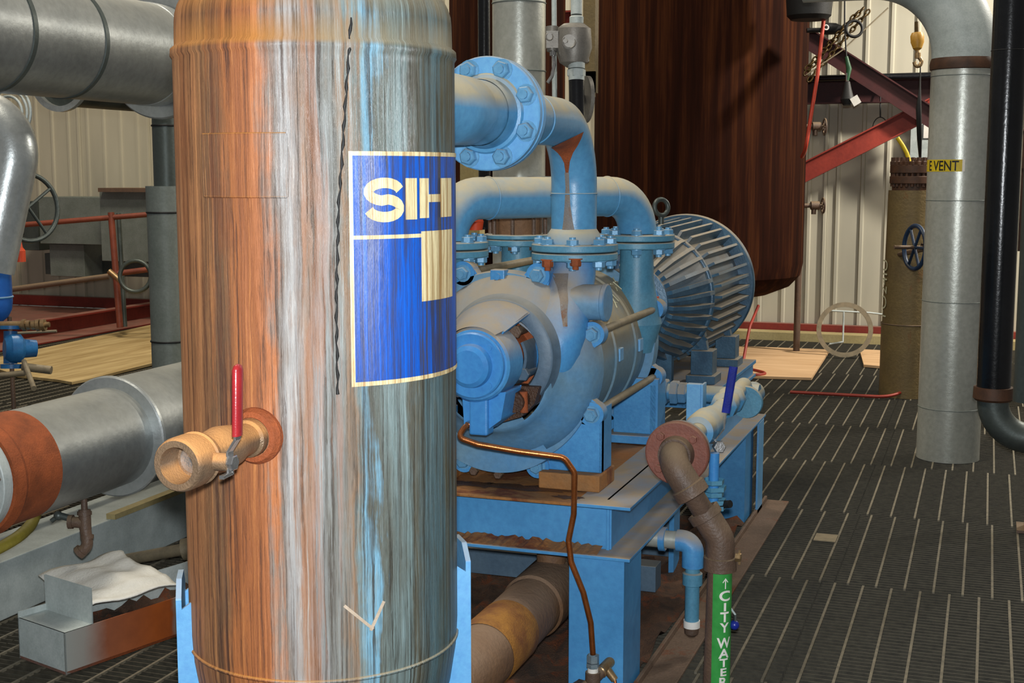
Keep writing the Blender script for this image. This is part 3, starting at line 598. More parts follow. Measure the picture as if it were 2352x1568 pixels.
mb = MB(); mb.sweep([aD(2114, 150, 8.7), aD(2113, 200, 8.7), aD(2110, 250, 8.7), aD(2112, 320, 8.8), aD(2114, 382, 9.0)], [.004, .006, .018, .016, .005], 8); single('black_cable', mb, M['black_rubber'], 'black tapered cable hanging from the hook to the studded flange', 'cable', aD(2114, 375, 8.7))
mb = MB(); c = aY(2131, 300, BY-.128); mb.box(c, (.07, .014, .13)); single('white_notice', mb, M['white'], 'small white plate half hidden behind the grey pipe', 'notice', c)
mb = MB(); p = aY(2131, 330, BY-.4); mb.bb((p.x-.16, BY-.12, .02), (p.x+.1, BY-.05, aY(2131, 285, BY).z)); single('pale_downspout', mb, M['galv'], 'pale grey sheet strip on the wall just left of the grey pipe', 'panel', (p.x, BY-.1, 0))
# insulated stub near vessel top
c = aD(1850, 0, 9.9); mb = MB(); mb.lathe([(0, 0), (0, .13), (.03, .16), (.16, .17), (.2, .15), (.45, .14)], aD(1858, 46, 9.7), ZA, 28); single('black_insulated_nozzle', mb, M['black_rubber'], 'lumpy black wrapped nozzle at the top right of the brown vessel', 'nozzle', c)
# hoses on the floor
rope('red_air_hose', [aZ(1815, 900, .02), aZ(1930, 906, .02), aZ(2040, 912, .02), aZ(2080, 897, .05), aZ(2112, 872, .1)], .011, M['cord_red'], 'thin red hose lying on the grating beside the tan jacketed vessel', 'hose', rad=.4)
rope('red_air_hose', [aD(1742, 702, 10.6), aD(1722, 750, 10.4), aZ(1704, 846, .03), aZ(1730, 849, .03), aZ(1765, 858, .03), aZ(1730, 862, .03), aZ(1700, 852, .03)], .012, M['cord_red'], 'dark red hose hanging below the brown vessel and coiling on the plywood', 'hose', rad=.15)
mb = MB(); mb.bb(aZ(1868, 1241, .002)-V(0, 0, 0), aZ(1925, 1228, .006)); single('floor_plate', mb, M['rod'], 'small dusty plate lying on the grating right of the skid', 'plate', aZ(1895, 1235, .003))
# ============================================================ LEFT SIDE
# grey sheet-metal ducts along the back
t = thing('duct_run', 'grey sheet-metal duct boxes behind the red-brown railing', 'duct', aD(200, 560, 14.0))
def yaw_box(px0, py0, px1, py1, d, dep, name, mat, lb=None):
    a = aY(px0, py0, d-2.6); b = aY(px1, py1, d-2.6); mb = MB(); y = (a.y+b.y)/2; mb.bb((a.x, y, a.z), (b.x, y+dep, b.z)); return obj(name, mb, mat, t, lb, bev=.004)
yaw_box(88, 452, 235, 562, 14.2, .5, 'duct_section', M['galv_dull']); yaw_box(228, 436, 350, 602, 14.0, .5, 'duct_section', M['galv_dull']); yaw_box(113, 560, 195, 636, 14.3, .4, 'duct_drop', M['galv_dull']); yaw_box(40, 462, 90, 575, 14.5, .4, 'duct_section', M['duct_dark'])
mb = MB(); a = aY(225, 436, 11.3); mb.bb((a.x, a.y, a.z-.02), (a.x+.6, a.y+.4, a.z+.02)); obj('flange_strip', mb, M['brown_iron'], t)
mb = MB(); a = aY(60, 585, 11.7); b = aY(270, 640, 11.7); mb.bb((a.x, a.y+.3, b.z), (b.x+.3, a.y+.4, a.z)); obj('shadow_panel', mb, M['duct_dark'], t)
# railing
t = thing('guard_rail', 'red-brown pipe railing in front of the duct boxes', 'railing', aD(262, 740, 12.2))
P = lambda x, y, d=12.2: aD(x, y, d)
mb = MB(); mb.cyl(P(255, 488), P(276, 752), .03, seg=12); obj('post', mb, M['rail'], t); mb = MB(); mb.cyl(P(272, 490, 12.4), P(287, 750, 12.4), .022, seg=12); obj('post', mb, M['duct_dark'], t)
mb = MB(); mb.cyl(P(30, 518), P(345, 492), .025, seg=10); obj('rail', mb, M['rail'], t)
mb = MB(); mb.cyl(P(0, 668), P(250, 634), .027, seg=10); obj('rail', mb, M['brown_iron'], t); mb = MB(); mb.cyl(P(268, 628), P(345, 618), .027, seg=10); obj('rail', mb, M['rail'], t)
mb = MB(); mb.cyl(P(250, 622, 12.1), P(276, 644, 12.1), .026, seg=10); obj('elbow_clamp', mb, M['brass'], t)
c = P(311, 634, 12); single('cable_loop', MB().torus(c, FW, .14, .02, 28, 8), M['duct_dark'], 'dark coil loop hung on the railing left of the tall grey duct', 'cable', c)
c = P(65, 476, 8.5); t = thing('large_handwheel', 'dark grey valve handwheel partly hidden behind the silver slanted pipe', 'handwheel', c)
ax = (RT*.8-FW*.6).normalized(); mb = MB(); mb.torus(c, ax, .215, .016, 40, 8); obj('rim', mb, M['duct_dark'], t)
u, w = frame(ax); mb = MB()
for k in range(2): a = math.pi/2*k+.6; v = u*math.cos(a)+w*math.sin(a); mb.cyl(c-v*.215, c+v*.215, .011, seg=8)
obj('spokes', mb, M['duct_dark'], t)
c = P(46, 590, 8.45); t = thing('orange_tag', 'small orange lockout bottle behind the bright blue vessel', 'tag', c)
obj('body', MB().lathe([(0, 0), (0, .035), (.07, .035), (.09, .02), (.13, .014), (.13, 0)], c-ZA*.03, ZA, 16), M['orange'], t)
obj('cord', MB().cyl(c+ZA*.09, c+ZA*.15+RT*.03, .005, seg=6), M['black_rubber'], t)
# tall grey duct left of the tank
c = aD(382, 600, 7.6); R1 = 40*7.6/F
t = thing('vertical_duct', 'tall dull grey round duct just left of the striped tank', 'duct', (c.x, c.y, 0))
obj('lower_pipe', MB().cyl((c.x, c.y, 0), (c.x, c.y, aD(370, 487, 7.6).z), R1, seg=36), M['galv_dull'], t); obj('middle_pipe', MB().cyl((c.x, c.y, aD(370, 487, 7.6).z), (c.x, c.y, aD(370, 427, 7.6).z), R1*1.03, seg=36), M['galv_dull'], t)
obj('upper_pipe', MB().cyl((c.x+.02, c.y, aD(370, 427, 7.6).z), (c.x+.02, c.y, 3.4), R1*.72, seg=36), M['duct_dark'], t)
mb = MB()
for y in (785, 487, 290): z = aD(370, y, 7.6).z; mb.torus((c.x+(.02 if y < 400 else 0), c.y, z), ZA, R1*(1.002 if y > 400 else .725), .006, 36, 6)
obj('band', mb, M['black_rubber'], t)
# jacketed duct, top left (runs away from the camera)
c = aD(362, 128, 5.5); dR = 148*5.5/F*.97; r1 = .205
t = thing('jacketed_duct', 'large aluminium-jacketed duct across the top left corner', 'duct', c)
mb = MB(); mb.cyl((c.x, c.y-2.6, c.z), (c.x, c.y-.02, c.z), r1, seg=64); obj('jacket', mb, M['alu'], t)
for (px, py) in ((80, 80), (245, 100)):
    yy = [y for y in [c.y-2.6+.01*k for k in range(260)]]; best = min(yy, key=lambda y: abs((lambda q: CX+F*q.dot(RT)/q.dot(FW))(V(c.x+r1*.97, y, c.z-r1*.2)-OC)-px)); obj('lap_seam', MB().lathe([(-.012, r1), (-.01, r1+.004), (.01, r1+.004), (.012, r1)], (c.x, best, c.z), YA, 64), M['duct_dark'], t)

mb = MB(); mb.lathe([(-.1, r1), (-.098, r1+.003), (-.02, r1+.003)], c, YA, 64); mb.disc(c, YA, .03, dR, 64, .006); obj('end_disc', mb, M['alu_bright'], t)
mb = MB(); mb.cyl(c+YA*.03, c+YA*1.2, r1*.9, seg=48); obj('far_section', mb, M['alu'], t)
c2 = aD(133, 175, 7.0); t = thing('ring_flange', 'silver ring flange peeking out under the jacketed duct', 'flange', c2)
mb = MB(); mb.lathe([(0, .155), (0, .185), (.03, .185), (.03, .155), (0, .155)], c2, YA, 48); obj('ring', mb, M['alu_bright'], t); mb = MB(); mb.cyl(c2+YA*.03, c2+YA*.8, .155, seg=40); obj('pipe', mb, M['duct_dark'], t)
# silver slanted pipe at left edge
R2 = .105; d2 = 5.2
pts = [aD(-70, 250, d2), aD(30, 268, d2), aD(40, 330, d2), aD(-28, 620, d2)]
t = thing('slanted_silver_pipe', 'thick silver jacketed pipe bending down at the left frame edge', 'pipe', pts[3])
mb = MB(); mb.sweep(fillet([pts[0], aD(40, 300, d2), pts[3]], .16, 12), R2*.95, 36); obj('jacket', mb, M['alu_bright'], t)
mb = MB(); q = aD(17, 262, d2+.4)
for r in (.075, .1, .118): mb.torus(q, FW*.9+RT*.3, r, .006, 32, 8)
obj('end_rings', mb, M['galv'], t)
# bright blue vessel and little pump, far left
c = aD(-12, 640, 7.2); rr = 37*7.2/F; zb_ = aD(0, 742, 7.2).z
t = thing('blue_vessel', 'bright blue rounded vessel at the left frame edge', 'tank', (c.x, c.y, zb_))
obj('shell', MB().lathe([(0, 0), (.005, rr*.35), (.03, rr*.7), (.07, rr*.93), (.12, rr), (.75, rr*.92), (.8, rr*.5), (.8, 0)], (c.x, c.y, zb_), ZA, 36), M['blue_tank'], t)
obj('band', MB().torus((c.x, c.y, zb_+.14), ZA, rr, .006, 36, 6), M['blue_bright'], t)
for sx in (-.06, .06): obj('leg', MB().cyl((c.x+sx, c.y+.03, 0), (c.x+sx, c.y+.03, zb_+.03), .012, seg=8), M['brown_iron'], t)
c = aD(22, 800, 7.0); t = thing('small_blue_pump', 'small dirty blue pump with brass piping at the left frame edge', 'pump', (c.x, c.y, 0))
mb = MB(); mb.lathe([(0, 0), (0, .05), (.03, .075), (.08, .075), (.1, .05), (.16, .045), (.16, 0)], aD(10, 800, 6.95), FW*.5+RT*.8, 24); mb.cyl(aD(24, 760, 7), aD(24, 835, 7), .035, seg=16); mb.cyl(aD(24, 748, 7), aD(24, 756, 7), .055, seg=16); mb.cyl(aD(26, 836, 7), aD(26, 846, 7), .055, seg=16); obj('casing', mb, M['pump_blue'], t)
mb = MB(); mb.cyl(aD(-10, 747, 7), aD(60, 746, 7), .022, seg=10)
for x in (52, 62, 74, 84, 96): mb.cyl(aD(x, 747, 7), aD(x+8, 746, 7), .026 if x % 4 else .032, seg=10)
mb.cyl(aD(96, 746, 7), aD(114, 745, 7), .014, seg=8); obj('brass_piping', mb, M['brass'], t); mb = MB(); mb.cyl(aD(20, 766, 7.1), aD(130, 760, 7.1), .008, seg=6); obj('rod', mb, M['rod'], t)
mb = MB(); mb.cyl(aD(52, 842, 7), aD(118, 850, 7), .022, seg=10); mb.cyl(aD(55, 830, 6.95), aD(78, 892, 6.6), .014, seg=8); mb.cyl(aD(-5, 862, 6.9), aD(60, 856, 6.9), .015, seg=8); obj('drain_fitting', mb, M['rod'], t)
obj('foot', MB().bb((c.x-.05, c.y-.05, 0), (c.x+.05, c.y+.05, .12)).box((c.x, c.y, .06), (.16, .1, .02)), M['pump_blue'], t)
# big low pipe with bolted end
c = aD(255, 1003, 4.6); r0 = .172; yn = aX(-25, 1092, c.x).y
t = thing('low_insulated_pipe', 'big horizontal silver pipe with orange rusted end left of the striped tank', 'pipe', c)
y1 = c.y; yo = c.y-.42
q = lambda px, py: aX(px, py, c.x+r0).y
yo0 = q(52, 1060); yo1 = q(142, 1040)
obj('silver_section', MB().cyl((c.x, yo1, c.z), (c.x, c.y, c.z), r0, seg=56), M['alu'], t)
obj('rusted_section', MB().lathe([(yo0+.02, r0), (yo1, r0+.001)], (c.x, 0, c.z), YA, 56).lathe([(yo0-.035, 0), (yo0-.035, r0+.003), (yo0, r0+.012), (yo0+.02, r0+.002)], (c.x, 0, c.z), YA, 56), M['rust'], t, 'orange rusted pipe section')
f = MB(); f.disc((c.x, yo0-.075, c.z), YA, .04, r0-.006, 48); obj('end_flange', f, M['galv'], t, 'grey end flange')
for k in range(12):
    a = math.pi/6*(k+.3); m = MB(); m.hexn((c.x+math.cos(a)*(r0-.035), yo0-.075, c.z+math.sin(a)*(r0-.035)), -YA, .018, .02); obj('bolt', m, M['brown_iron'], t, 'dark rusty bolt')
obj('collar_disc', MB().disc((c.x, c.y, c.z), YA, .022, .212, 64, .005), M['alu_bright'], t)
obj('far_section', MB().cyl((c.x, c.y+.022, c.z), (c.x, c.y+2.2, c.z), .198, seg=56), M['alu'], t)
# supports under it
s_ = MB(); s_.bb((c.x-.05, c.y+1.2, 0), (c.x+.05, c.y+1.3, c.z-.18)); obj('support', s_, M['galv_dull'], t)
# drain valve under it
dp = aX(193, 1150, c.x+.02); t = thing('drain_valve', 'small dark brown drain cock hanging under the low silver pipe', 'valve', dp)
dq = lambda x, y: aD(x, y, (dp-OC).dot(FW))
mb = MB(); mb.cyl((dp.x, dp.y, c.z-.165), dq(194, 1172), .011, seg=10); obj('nipple', mb, M['brown_iron'], t)
mb = MB(); mb.cyl(dq(194, 1170), dq(196, 1215), .02, seg=12); mb.cyl(dq(194, 1174), dq(194, 1182), .024, seg=12); mb.cyl(dq(190, 1200), dq(160, 1198), .019, seg=12); mb.cyl(dq(168, 1198), dq(158, 1198), .024, seg=12); obj('tee', mb, M['brown_iron'], t)
mb = MB(); mb.cyl(dq(160, 1190), dq(132, 1182), .012, seg=8); mb.ball(dq(134, 1184), .016, 10); mb.cyl(dq(140, 1180), dq(118, 1196), .008, seg=8); obj('cock', mb, M['duct_dark'], t)
mb = MB(); e = fillet([dq(196, 1214), dq(202, 1256), dq(186, 1266)], .03, 6); mb.sweep(e, .019, 12); mb.cyl(dq(188, 1263), dq(180, 1270), .023, seg=12); mb.cyl(dq(200, 1228), dq(200, 1236), .022, seg=12); obj('elbow', mb, M['brown_iron'], t)
rope('yellow_hose', [aD(88, 1168, 4.6), aD(72, 1205, 4.5), aD(35, 1240, 4.3), aD(-30, 1272, 4.2)], .02, M['hose_yellow'], 'yellow hose drooping under the low silver pipe', 'hose', rad=.3)
# galvanised channel box along the floor
cx = -3.118; t = thing('floor_channel', 'long galvanised sheet-metal channel lying behind the drip tray', 'channel', (cx, 5, 0))
hz = aX(0, 1292, cx).z
mb = MB(); mb.bb((cx-.26, 2.2, .004), (cx, 6.6, hz)); obj('side_sheet', mb, M['galv'], t, bev=.004)
mb = MB(); mb.bb((cx-.02, 4.15, hz), (cx+.02, 6.6, hz+.02)); obj('top_strip', mb, M['cream'], t)
cx2 = -3.62; single('beige_angle', MB().bb((cx2, 3.3, .05), (cx2+.18, 7.5, .10)).bb((cx2+.16, 3.3, .0), (cx2+.18, 7.5, .10)), M['cream'], 'beige steel angle lying beyond the galvanised channel', 'angle', (cx2, 5, 0))
p0 = aX(25, 1272, -3.35); single('pale_conduit', MB().cyl((-3.35, 3.0, .31), (-3.35, 5.9, .31), .024, seg=14), M['stainless'], 'pale conduit lying along the far edge of the galvanised channel', 'conduit', (-3.35, 4, .31))
c0 = aD(330, 1285, 4.9); t = thing('dirty_pipe_end', 'grimy brown pipe end beside the tray behind the tank', 'pipe', c0)
mb = MB(); mb.cyl(aD(290, 1285, 5.0), aD(440, 1258, 4.8), .022, seg=12); mb.cyl(aD(420, 1262, 4.8), aD(470, 1252, 4.8), .04, seg=12); obj('pipe', mb, M['rod'], t)
# ---------------- drip tray with pad
A = aZ(152, 1552, 0); Bc = aZ(415, 1460, 0); Cc = aZ(66, 1506, 0)
ux = V(Bc.x-A.x, Bc.y-A.y, 0).normalized(); uy = V(-ux.y, ux.x, 0); Wd = (Cc-A).dot(uy); Ld = .86; hh = .135
t = thing('drip_tray', 'bent galvanised drip tray with an orange rust stain, holding a white pad', 'tray', A)
def tb(a0, a1, b0, b1, z0, z1, name, mat, lb=None):
    P_ = lambda a, b: A+ux*a+uy*b; mb = MB(); mb.prism([(a0, b0), (a1, b0), (a1, b1), (a0, b1)], A+ZA*z0, ux, uy, ZA*(z1-z0)); return obj(name, mb, mat, t, lb)
def m_tray():
    n = NT('rust_stained_sheet'); x = n.n.new('ShaderNodeSeparateXYZ'); n.link(n.tc.outputs['Object'], x.inputs[0])
    s = n.math('ADD', n.math('MULTIPLY', x.outputs[0], ux.x), n.math('MULTIPLY', x.outputs[1], ux.y)); w = n.noise(n.vec(), 9, 4, .6); s = n.math('ADD', s, n.math('MULTIPLY', n.math('SUBTRACT', w, .5), .06))
    k = n.ramp(s, [(.0, .0), (.07, .15), (.16, .9), (.34, 1.), (.405, 1.), (.43, .0)]); return n.set(n.mix(k, '#9FA29C', n.ramp(w, [(.3, '#A8541C'), (.7, '#8C4418')])), .6, .1, None)
M['tray'] = m_tray()
tb(0, Ld, 0, .004, .003, hh, 'long_side', M['tray'], 'rust-streaked long side'); tb(0, .004, 0, Wd, .003, hh, 'end_side', M['galv']); tb(0, Ld, Wd-.004, Wd, .003, hh+.02, 'long_side', M['galv'], 'plain grey long side'); tb(Ld-.004, Ld, 0, Wd, .003, hh, 'end_side', M['galv']); tb(0, Ld, 0, Wd, .003, .012, 'bottom', M['rust'])
mb = MB(); a0 = .10; P_ = lambda a, b, z: A+ux*a+uy*b+ZA*z
mb.add([P_(0, 0, hh), P_(a0, .0, hh), P_(a0, Wd, hh), P_(0, Wd, hh)], [(0, 1, 2, 3)]); mb.add([P_(a0, 0, hh), P_(a0, 0, hh+.115), P_(a0, Wd, hh+.115), P_(a0, Wd, hh)], [(0, 1, 2, 3)]); mb.add([P_(a0+.004, 0, .01), P_(a0+.004, 0, hh+.115), P_(a0+.004, Wd, hh+.115), P_(a0+.004, Wd, .01)], [(0, 1, 2, 3)]); obj('folded_lip', mb, M['galv'], t)
mb = MB(); n = 24; vs_ = [P_(a0+.01+(Ld-.03-a0)*i/n, .01+(Wd-.02)*j/8, .06+.03*random.random()) for i in range(n+1) for j in range(9)]; mb.add(vs_, [(i*9+j, (i+1)*9+j, (i+1)*9+j+1, i*9+j+1) for i in range(n) for j in range(8)], True); obj('debris', mb, M['dirt'], t, kind='stuff')
# white pad: crumpled sheet over the tray
pd_ = [[aD(180, 1403, 4.16), aD(300, 1372, 4.22), aD(414, 1344, 4.4)], [aD(180, 1368, 4.24), aD(290, 1335, 4.30), aD(370, 1312, 4.45)], [aD(136, 1345, 4.36), aD(230, 1312, 4.40), aD(300, 1292, 4.5)], [aD(88, 1324, 4.42), aD(200, 1290, 4.5), aD(276, 1264, 4.6)]]
n, m = 20, 18; vs_ = []
for i in range(n+1):
    for j in range(m+1):
        fi = i/n*3; fj = j/m*2; a = min(int(fi), 2); b = min(int(fj), 1); x, y = fi-a, fj-b
        p = pd_[a][b]*(1-x)*(1-y)+pd_[a+1][b]*x*(1-y)+pd_[a][b+1]*(1-x)*y+pd_[a+1][b+1]*x*y
        vs_.append(p+ZA*(.006*math.sin(fj*5+fi*2)+.004*math.sin(fi*9+fj)+.002*random.random()))
mb = MB(); mb.add(vs_, [(i*(m+1)+j, (i+1)*(m+1)+j, (i+1)*(m+1)+j+1, i*(m+1)+j+1) for i in range(n) for j in range(m)], True)
o = single('absorbent_pad', mb, M['paper'], 'crumpled white absorbent pad lying over the galvanised drip tray', 'pad', pd_[1][1]); md = o.modifiers.new('solid', 'SOLIDIFY'); md.thickness = .004
# ============================================================ THE STRIPED SEPARATOR TANK
TX, TY, TR = -1.171, 2.204, .254
t = tank = thing('separator_tank', 'tall rust-streaked grey-blue cylindrical tank with a blue and cream logo sticker', 'tank', (TX, TY, 0))
ZS = aD(729, 112, 2.22).z; zl = aD(1050, 1500, 2.45).z
prof = [(zl-.2, 0), (zl-.19, .1), (zl-.15, .19), (zl-.09, .24), (zl-.02, TR-.003), (zl+.01, TR-.001), (zl+.03, TR), (zl+.05, TR), (ZS-.04, TR), (ZS-.02, TR), (ZS-.006, TR), (ZS, TR+.004), (ZS+.012, TR+.003), (ZS+.018, TR-.004)]
hs = ZS+.06
prof += [(hs+.127*math.sin(a), .02+(TR-.025)*math.cos(a)) for a in [math.pi/2*k/14 for k in range(0, 15)]]+[(hs+.127, 0)]
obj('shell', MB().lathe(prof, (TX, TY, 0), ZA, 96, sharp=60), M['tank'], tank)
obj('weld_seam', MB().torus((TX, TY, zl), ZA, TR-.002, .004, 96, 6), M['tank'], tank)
def hit(x, y): th, z = cyl_hit(TX, TY, TR, x, y); return th*TR, z
def patch(s0, s1, z0, z1, n=12):
    vs_ = []; 
    for i in range(n+1): vs_ += [(s0+(s1-s0)*i/n, z0), (s0+(s1-s0)*i/n, z1)]
    return vs_, [(2*i, 2*i+2, 2*i+3, 2*i+1) for i in range(n)]
def onto(vs_, fs, d, name, mat, label=None, parent=tank, step=.012):
    return obj(name, wrap(TX, TY, TR+d, 0, 0, [(s*(TR+d)/TR, z) for s, z in vs_], fs, step), mat, parent, label)
# nameplate pad on the rusty flank
s0, zt_ = hit(468, 309); s1, zb_ = hit(660, 452)
pad = onto(*patch(s0, s1, zb_, zt_, 1), .004, 'nameplate_pad', M['tank'], 'rust-covered raised plate')
mb = MB()
for (a_, b_) in (((s0, zt_), (s1, zt_)), ((s0, zb_), (s1, zb_)), ((s0, zb_), (s0, zt_)), ((s1, zb_), (s1, zt_))):
    ps = [(a_[0]+(b_[0]-a_[0])*k/20, a_[1]+(b_[1]-a_[1])*k/20) for k in range(21)]; mb.sweep([V(TX+(TR+.002)*math.cos(q_[0]/TR), TY+(TR+.002)*math.sin(q_[0]/TR), q_[1]) for q_ in ps], .0026, 6)
obj('pad_edge_weld', mb, M['tank'], pad)
# logo sticker
sx = lambda x, y=600: hit(x, y)[0]; zy = lambda y, x=812: hit(x, y)[1]
SR = sx(1045)+.10
stk = obj('logo_sticker', wrap(TX, TY, TR+.0012, 0, 0, *[z for z in patch(sx(808), SR, zy(884), zy(350), 30)], 1), M['logo_blue'], tank, 'deep blue sticker with cream border, letters and bar')
def ls(x0, y0, x1, y1, name='sticker_marking', s1_=None): return onto(*patch(sx(x0), s1_ if s1_ is not None else sx(x1), zy(y1), zy(y0), 14), .0022, name, M['logo_cream'], None, stk, 1)
ls(803, 347, 0, 357, 'border_line', SR); ls(803, 878, 0, 888, 'border_line', SR); ls(803, 347, 812, 888, 'border_line'); ls(812, 541, 972, 550, 'divider_line')
zc = lambda y: hit(940, y)[1]
def lc(x0, x1, y0, y1, name='letter', xr=940, sr=None):
    z = lambda y: hit(xr, y)[1]; return onto(*patch(sx(x0), sr if sr is not None else sx(x1), z(y1), z(y0), 8), .0022, name, M['logo_cream'], None, stk, 1)
lc(966, 1036, 530, 690, 'cream_bar', 985)
lc(931, 957, 409, 504, 'letter', 940)                                        # I
H = MB()
for a in ((963, 984, 409, 500), (1010, 1035, 409, 500), (983, 1011, 446, 464)):
    z = lambda y: hit(985, y)[1]; v_, f_ = patch(sx(a[0]), sx(a[1]), z(a[3]), z(a[2]), 8); k = wrap(TX, TY, TR+.0022, 0, 0, [(s*(TR+.0022)/TR, q) for s, q in v_], f_, 1); H.add(k.v, k.f, True)
obj('letter', H, M['logo_cream'], stk)
# S drawn as a thick stroke
zS = lambda y: hit(882, y)[1]; cs = (sx(836)+sx(928))/2; hw = (sx(928)-sx(836))/2; ztop, zbot = zS(408), zS(510); hh_ = (ztop-zbot)/2; zc_ = (ztop+zbot)/2; lw = hh_*.47
ctr = []
rx, ry = hw-lw/2, hh_/2-lw*.22
for k in range(15): a = math.radians(12+k*(258-12)/14); ctr.append((cs+rx*math.cos(a), zc_+ry+ry*1.02*math.sin(a)-lw*.06))
for k in range(15): a = math.radians(78-k*(246)/14); ctr.append((cs+rx*math.cos(a), zc_-ry+ry*1.02*math.sin(a)+lw*.06))
L_, R__ = [], []
for i, p in enumerate(ctr):
    a = ctr[max(i-1, 0)]; b = ctr[min(i+1, len(ctr)-1)]; dx, dz = b[0]-a[0], b[1]-a[1]; l = math.hypot(dx, dz); L_.append((p[0]-dz/l*lw/2, p[1]+dx/l*lw/2)); R__.append((p[0]+dz/l*lw/2, p[1]-dx/l*lw/2))
v_ = []; 
for a, b in zip(L_, R__): v_ += [a, b]
onto(v_, [(2*i, 2*i+2, 2*i+3, 2*i+1) for i in range(len(ctr)-1)], .0022, 'letter', M['logo_cream'], None, stk)
# tar drip
pts = []
for k in range(60):
    y = 40+k*(905-40)/59; x = 806-28*((y-40)/430)**1.0 if y < 500 else 777-4*math.sin((y-500)/140); x += 1.5*math.sin(k*1.7)
    if y < 100: th, z = cyl_hit(TX, TY, TR-.02, x, y); 
    th, z = cyl_hit(TX, TY, TR, x, y); rr_ = TR+.001
    if z > hs: rr_ = .02+(TR-.025)*math.sqrt(max(0, 1-((z-hs)/.127)**2))+.001
    pts.append(V(TX+rr_*math.cos(th), TY+rr_*math.sin(th), z))
obj('tar_drip', MB().sweep(pts, [.0012+.0009*(k % 3) for k in range(60)], 6), M['black_rubber'], tank, 'glossy black tar drip')
# arrow mark
def strip(p, q, w, name, mat):
    a = hit(*p); b = hit(*q); dx, dz = b[0]-a[0], b[1]-a[1]; l = math.hypot(dx, dz); nx, nz = -dz/l*w/2, dx/l*w/2
    return onto([(a[0]+nx, a[1]+nz), (a[0]-nx, a[1]-nz), (b[0]-nx, b[1]-nz), (b[0]+nx, b[1]+nz)], [(0, 1, 2, 3)], .0035, name, mat, 'pale tape strip of the arrow mark')
strip((790, 1389), (856, 1443), .0052, 'arrow_mark', M['tape']); strip((850, 1446), (880, 1379), .006, 'arrow_mark', M['tape'])
# bracket legs
def bracket(th, w0, top, name_l):
    n_ = V(math.cos(th), math.sin(th), 0); tt = V(-n_.y, n_.x, 0); mb = MB(); o = V(TX, TY, 0)+n_*(TR+.010)
    poly = [(-w0/2, 0), (w0/2, 0), (w0/2, top-.03), (w0/2-.03, top), (-w0/2+.03, top), (-w0/2, top-.03)]
    mb.prism(poly, o, tt, ZA, n_*.01)
    for sgn in (-1, 1): mb.prism([(0, 0), (.07, 0), (.07, top-.0), (0, top-.05)], o+tt*(sgn*w0/2), -n_, ZA, tt*sgn*-.008)
    obj('support_leg', mb, M['blue_bright'], tank, name_l, bev=.002)
bracket(YAW+.30, .12, aD(1062, 1275, 2.5).z, 'blue support leg on the right')
bracket(YAW+math.pi-.12+.3, .12, aD(430, 1335, 2.45).z, 'blue support leg on the left')
bracket(YAW-math.pi/2+2.9, .12, .6, 'blue support leg at the back')
# ---------------- ball valve on the tank
th, z0 = cyl_hit(TX, TY, TR, 588, 1000); nrm = V(math.cos(th), math.sin(th), 0); P0 = V(TX, TY, z0)+nrm*TR
VL = None
best = None
for k in range(60, 400):
    q = P0+nrm*(k*.001)-OC; x = CX+F*q.dot(RT)/q.dot(FW)
    if best is None or abs(x-408) < best[0]: best = (abs(x-408), k*.001)
VL = best[1]; nrm = (aD(404, 1070, (P0+nrm*VL-OC).dot(FW))-P0).normalized()
vt = thing('ball_valve', 'dusty brass ball valve with a red lever on the rusty side of the tank', 'valve', P0)
print('VALVE len', VL, 'z', z0, 'normal', tuple(nrm))
obj('weld_boss', MB().lathe([(-.02, .050), (.004, .049), (.014, .043), (.016, .034)], P0, nrm, 36), M['rust'], vt, 'orange rusted boss')
M['val'] = paint('dusty_valve', '#94785C', '#75604C', .42, .35, 18, dust=.95, dustc='#CC9256', d0=-.35, d1=.45, bs=.3)
L = VL
obj('body', MB().lathe([(.014, .0), (.014, .032), (.03, .032), (.034, .027), (L*.26, .028), (L*.34, .034), (L*.48, .038), (L*.58, .035), (L*.64, .030), (L*.72, .033)], P0, nrm, 36), M['val'], vt)
e = MB(); o_ = P0+nrm*(L*.70); e.lathe([(0, .030), (0, .036), (L*.03, .040), (L*.07, .043), (L*.08, .040), (L*.13, .040), (L*.14, .043), (L*.26, .043), (L*.29, .041), (L*.30, .039), (L*.30, .029), (L*.10, .028), (L*.09, 0)], o_, nrm, 40); obj('threaded_end', e, M['val'], vt, 'open threaded end')
obj('ball', MB().lathe([(0, 0), (.003, .022), (-.004, .027)], P0+nrm*(L*.80), nrm, 28), M['chrome'], vt, 'dull steel ball in the bore')
sd = nrm.cross(ZA).normalized(); 
if sd.dot(FW) > 0: sd = -sd
pc = P0+nrm*(L*.5)
for k in range(5, 95):
    q = P0+nrm*(L*k*.01)+sd*.066-OC
    if CX+F*q.dot(RT)/q.dot(FW) < 530: pc = P0+nrm*(L*k*.01); break
mb = MB(); mb.cyl(pc+sd*.02, pc+sd*.066, .014, seg=16); obj('stem', mb, M['val'], vt)
mb = MB(); hd = pc+sd*.066; mb.hexn(hd, sd, .01, .013); obj('lever_nut', mb, M['chrome'], vt)
h = MB(); 
def bar(mb, pts, w, th_, wdir):
    for a, b in zip(pts[:-1], pts[1:]):
        d = (b-a); n_ = d.normalized().cross(wdir).normalized(); mb.prism([(-w/2, -th_/2), (w/2, -th_/2), (w/2, th_/2), (-w/2, th_/2)], a, wdir, n_, d)
wd = nrm
bar(h, [hd-ZA*.02, hd+ZA*.018, hd+ZA*.038+sd*.014, hd+ZA*.148+sd*.0165], .018, .004, wd); bar(h, [hd-ZA*.017, hd-ZA*.018+nrm*.026], .008, .006, sd); lv = obj('lever', h, M['chrome'], vt, bev=.0012)
s = MB(); tp = hd+ZA*.043+sd*.014; tt_ = hd+ZA*.155+sd*.018; pr = []
k = 12
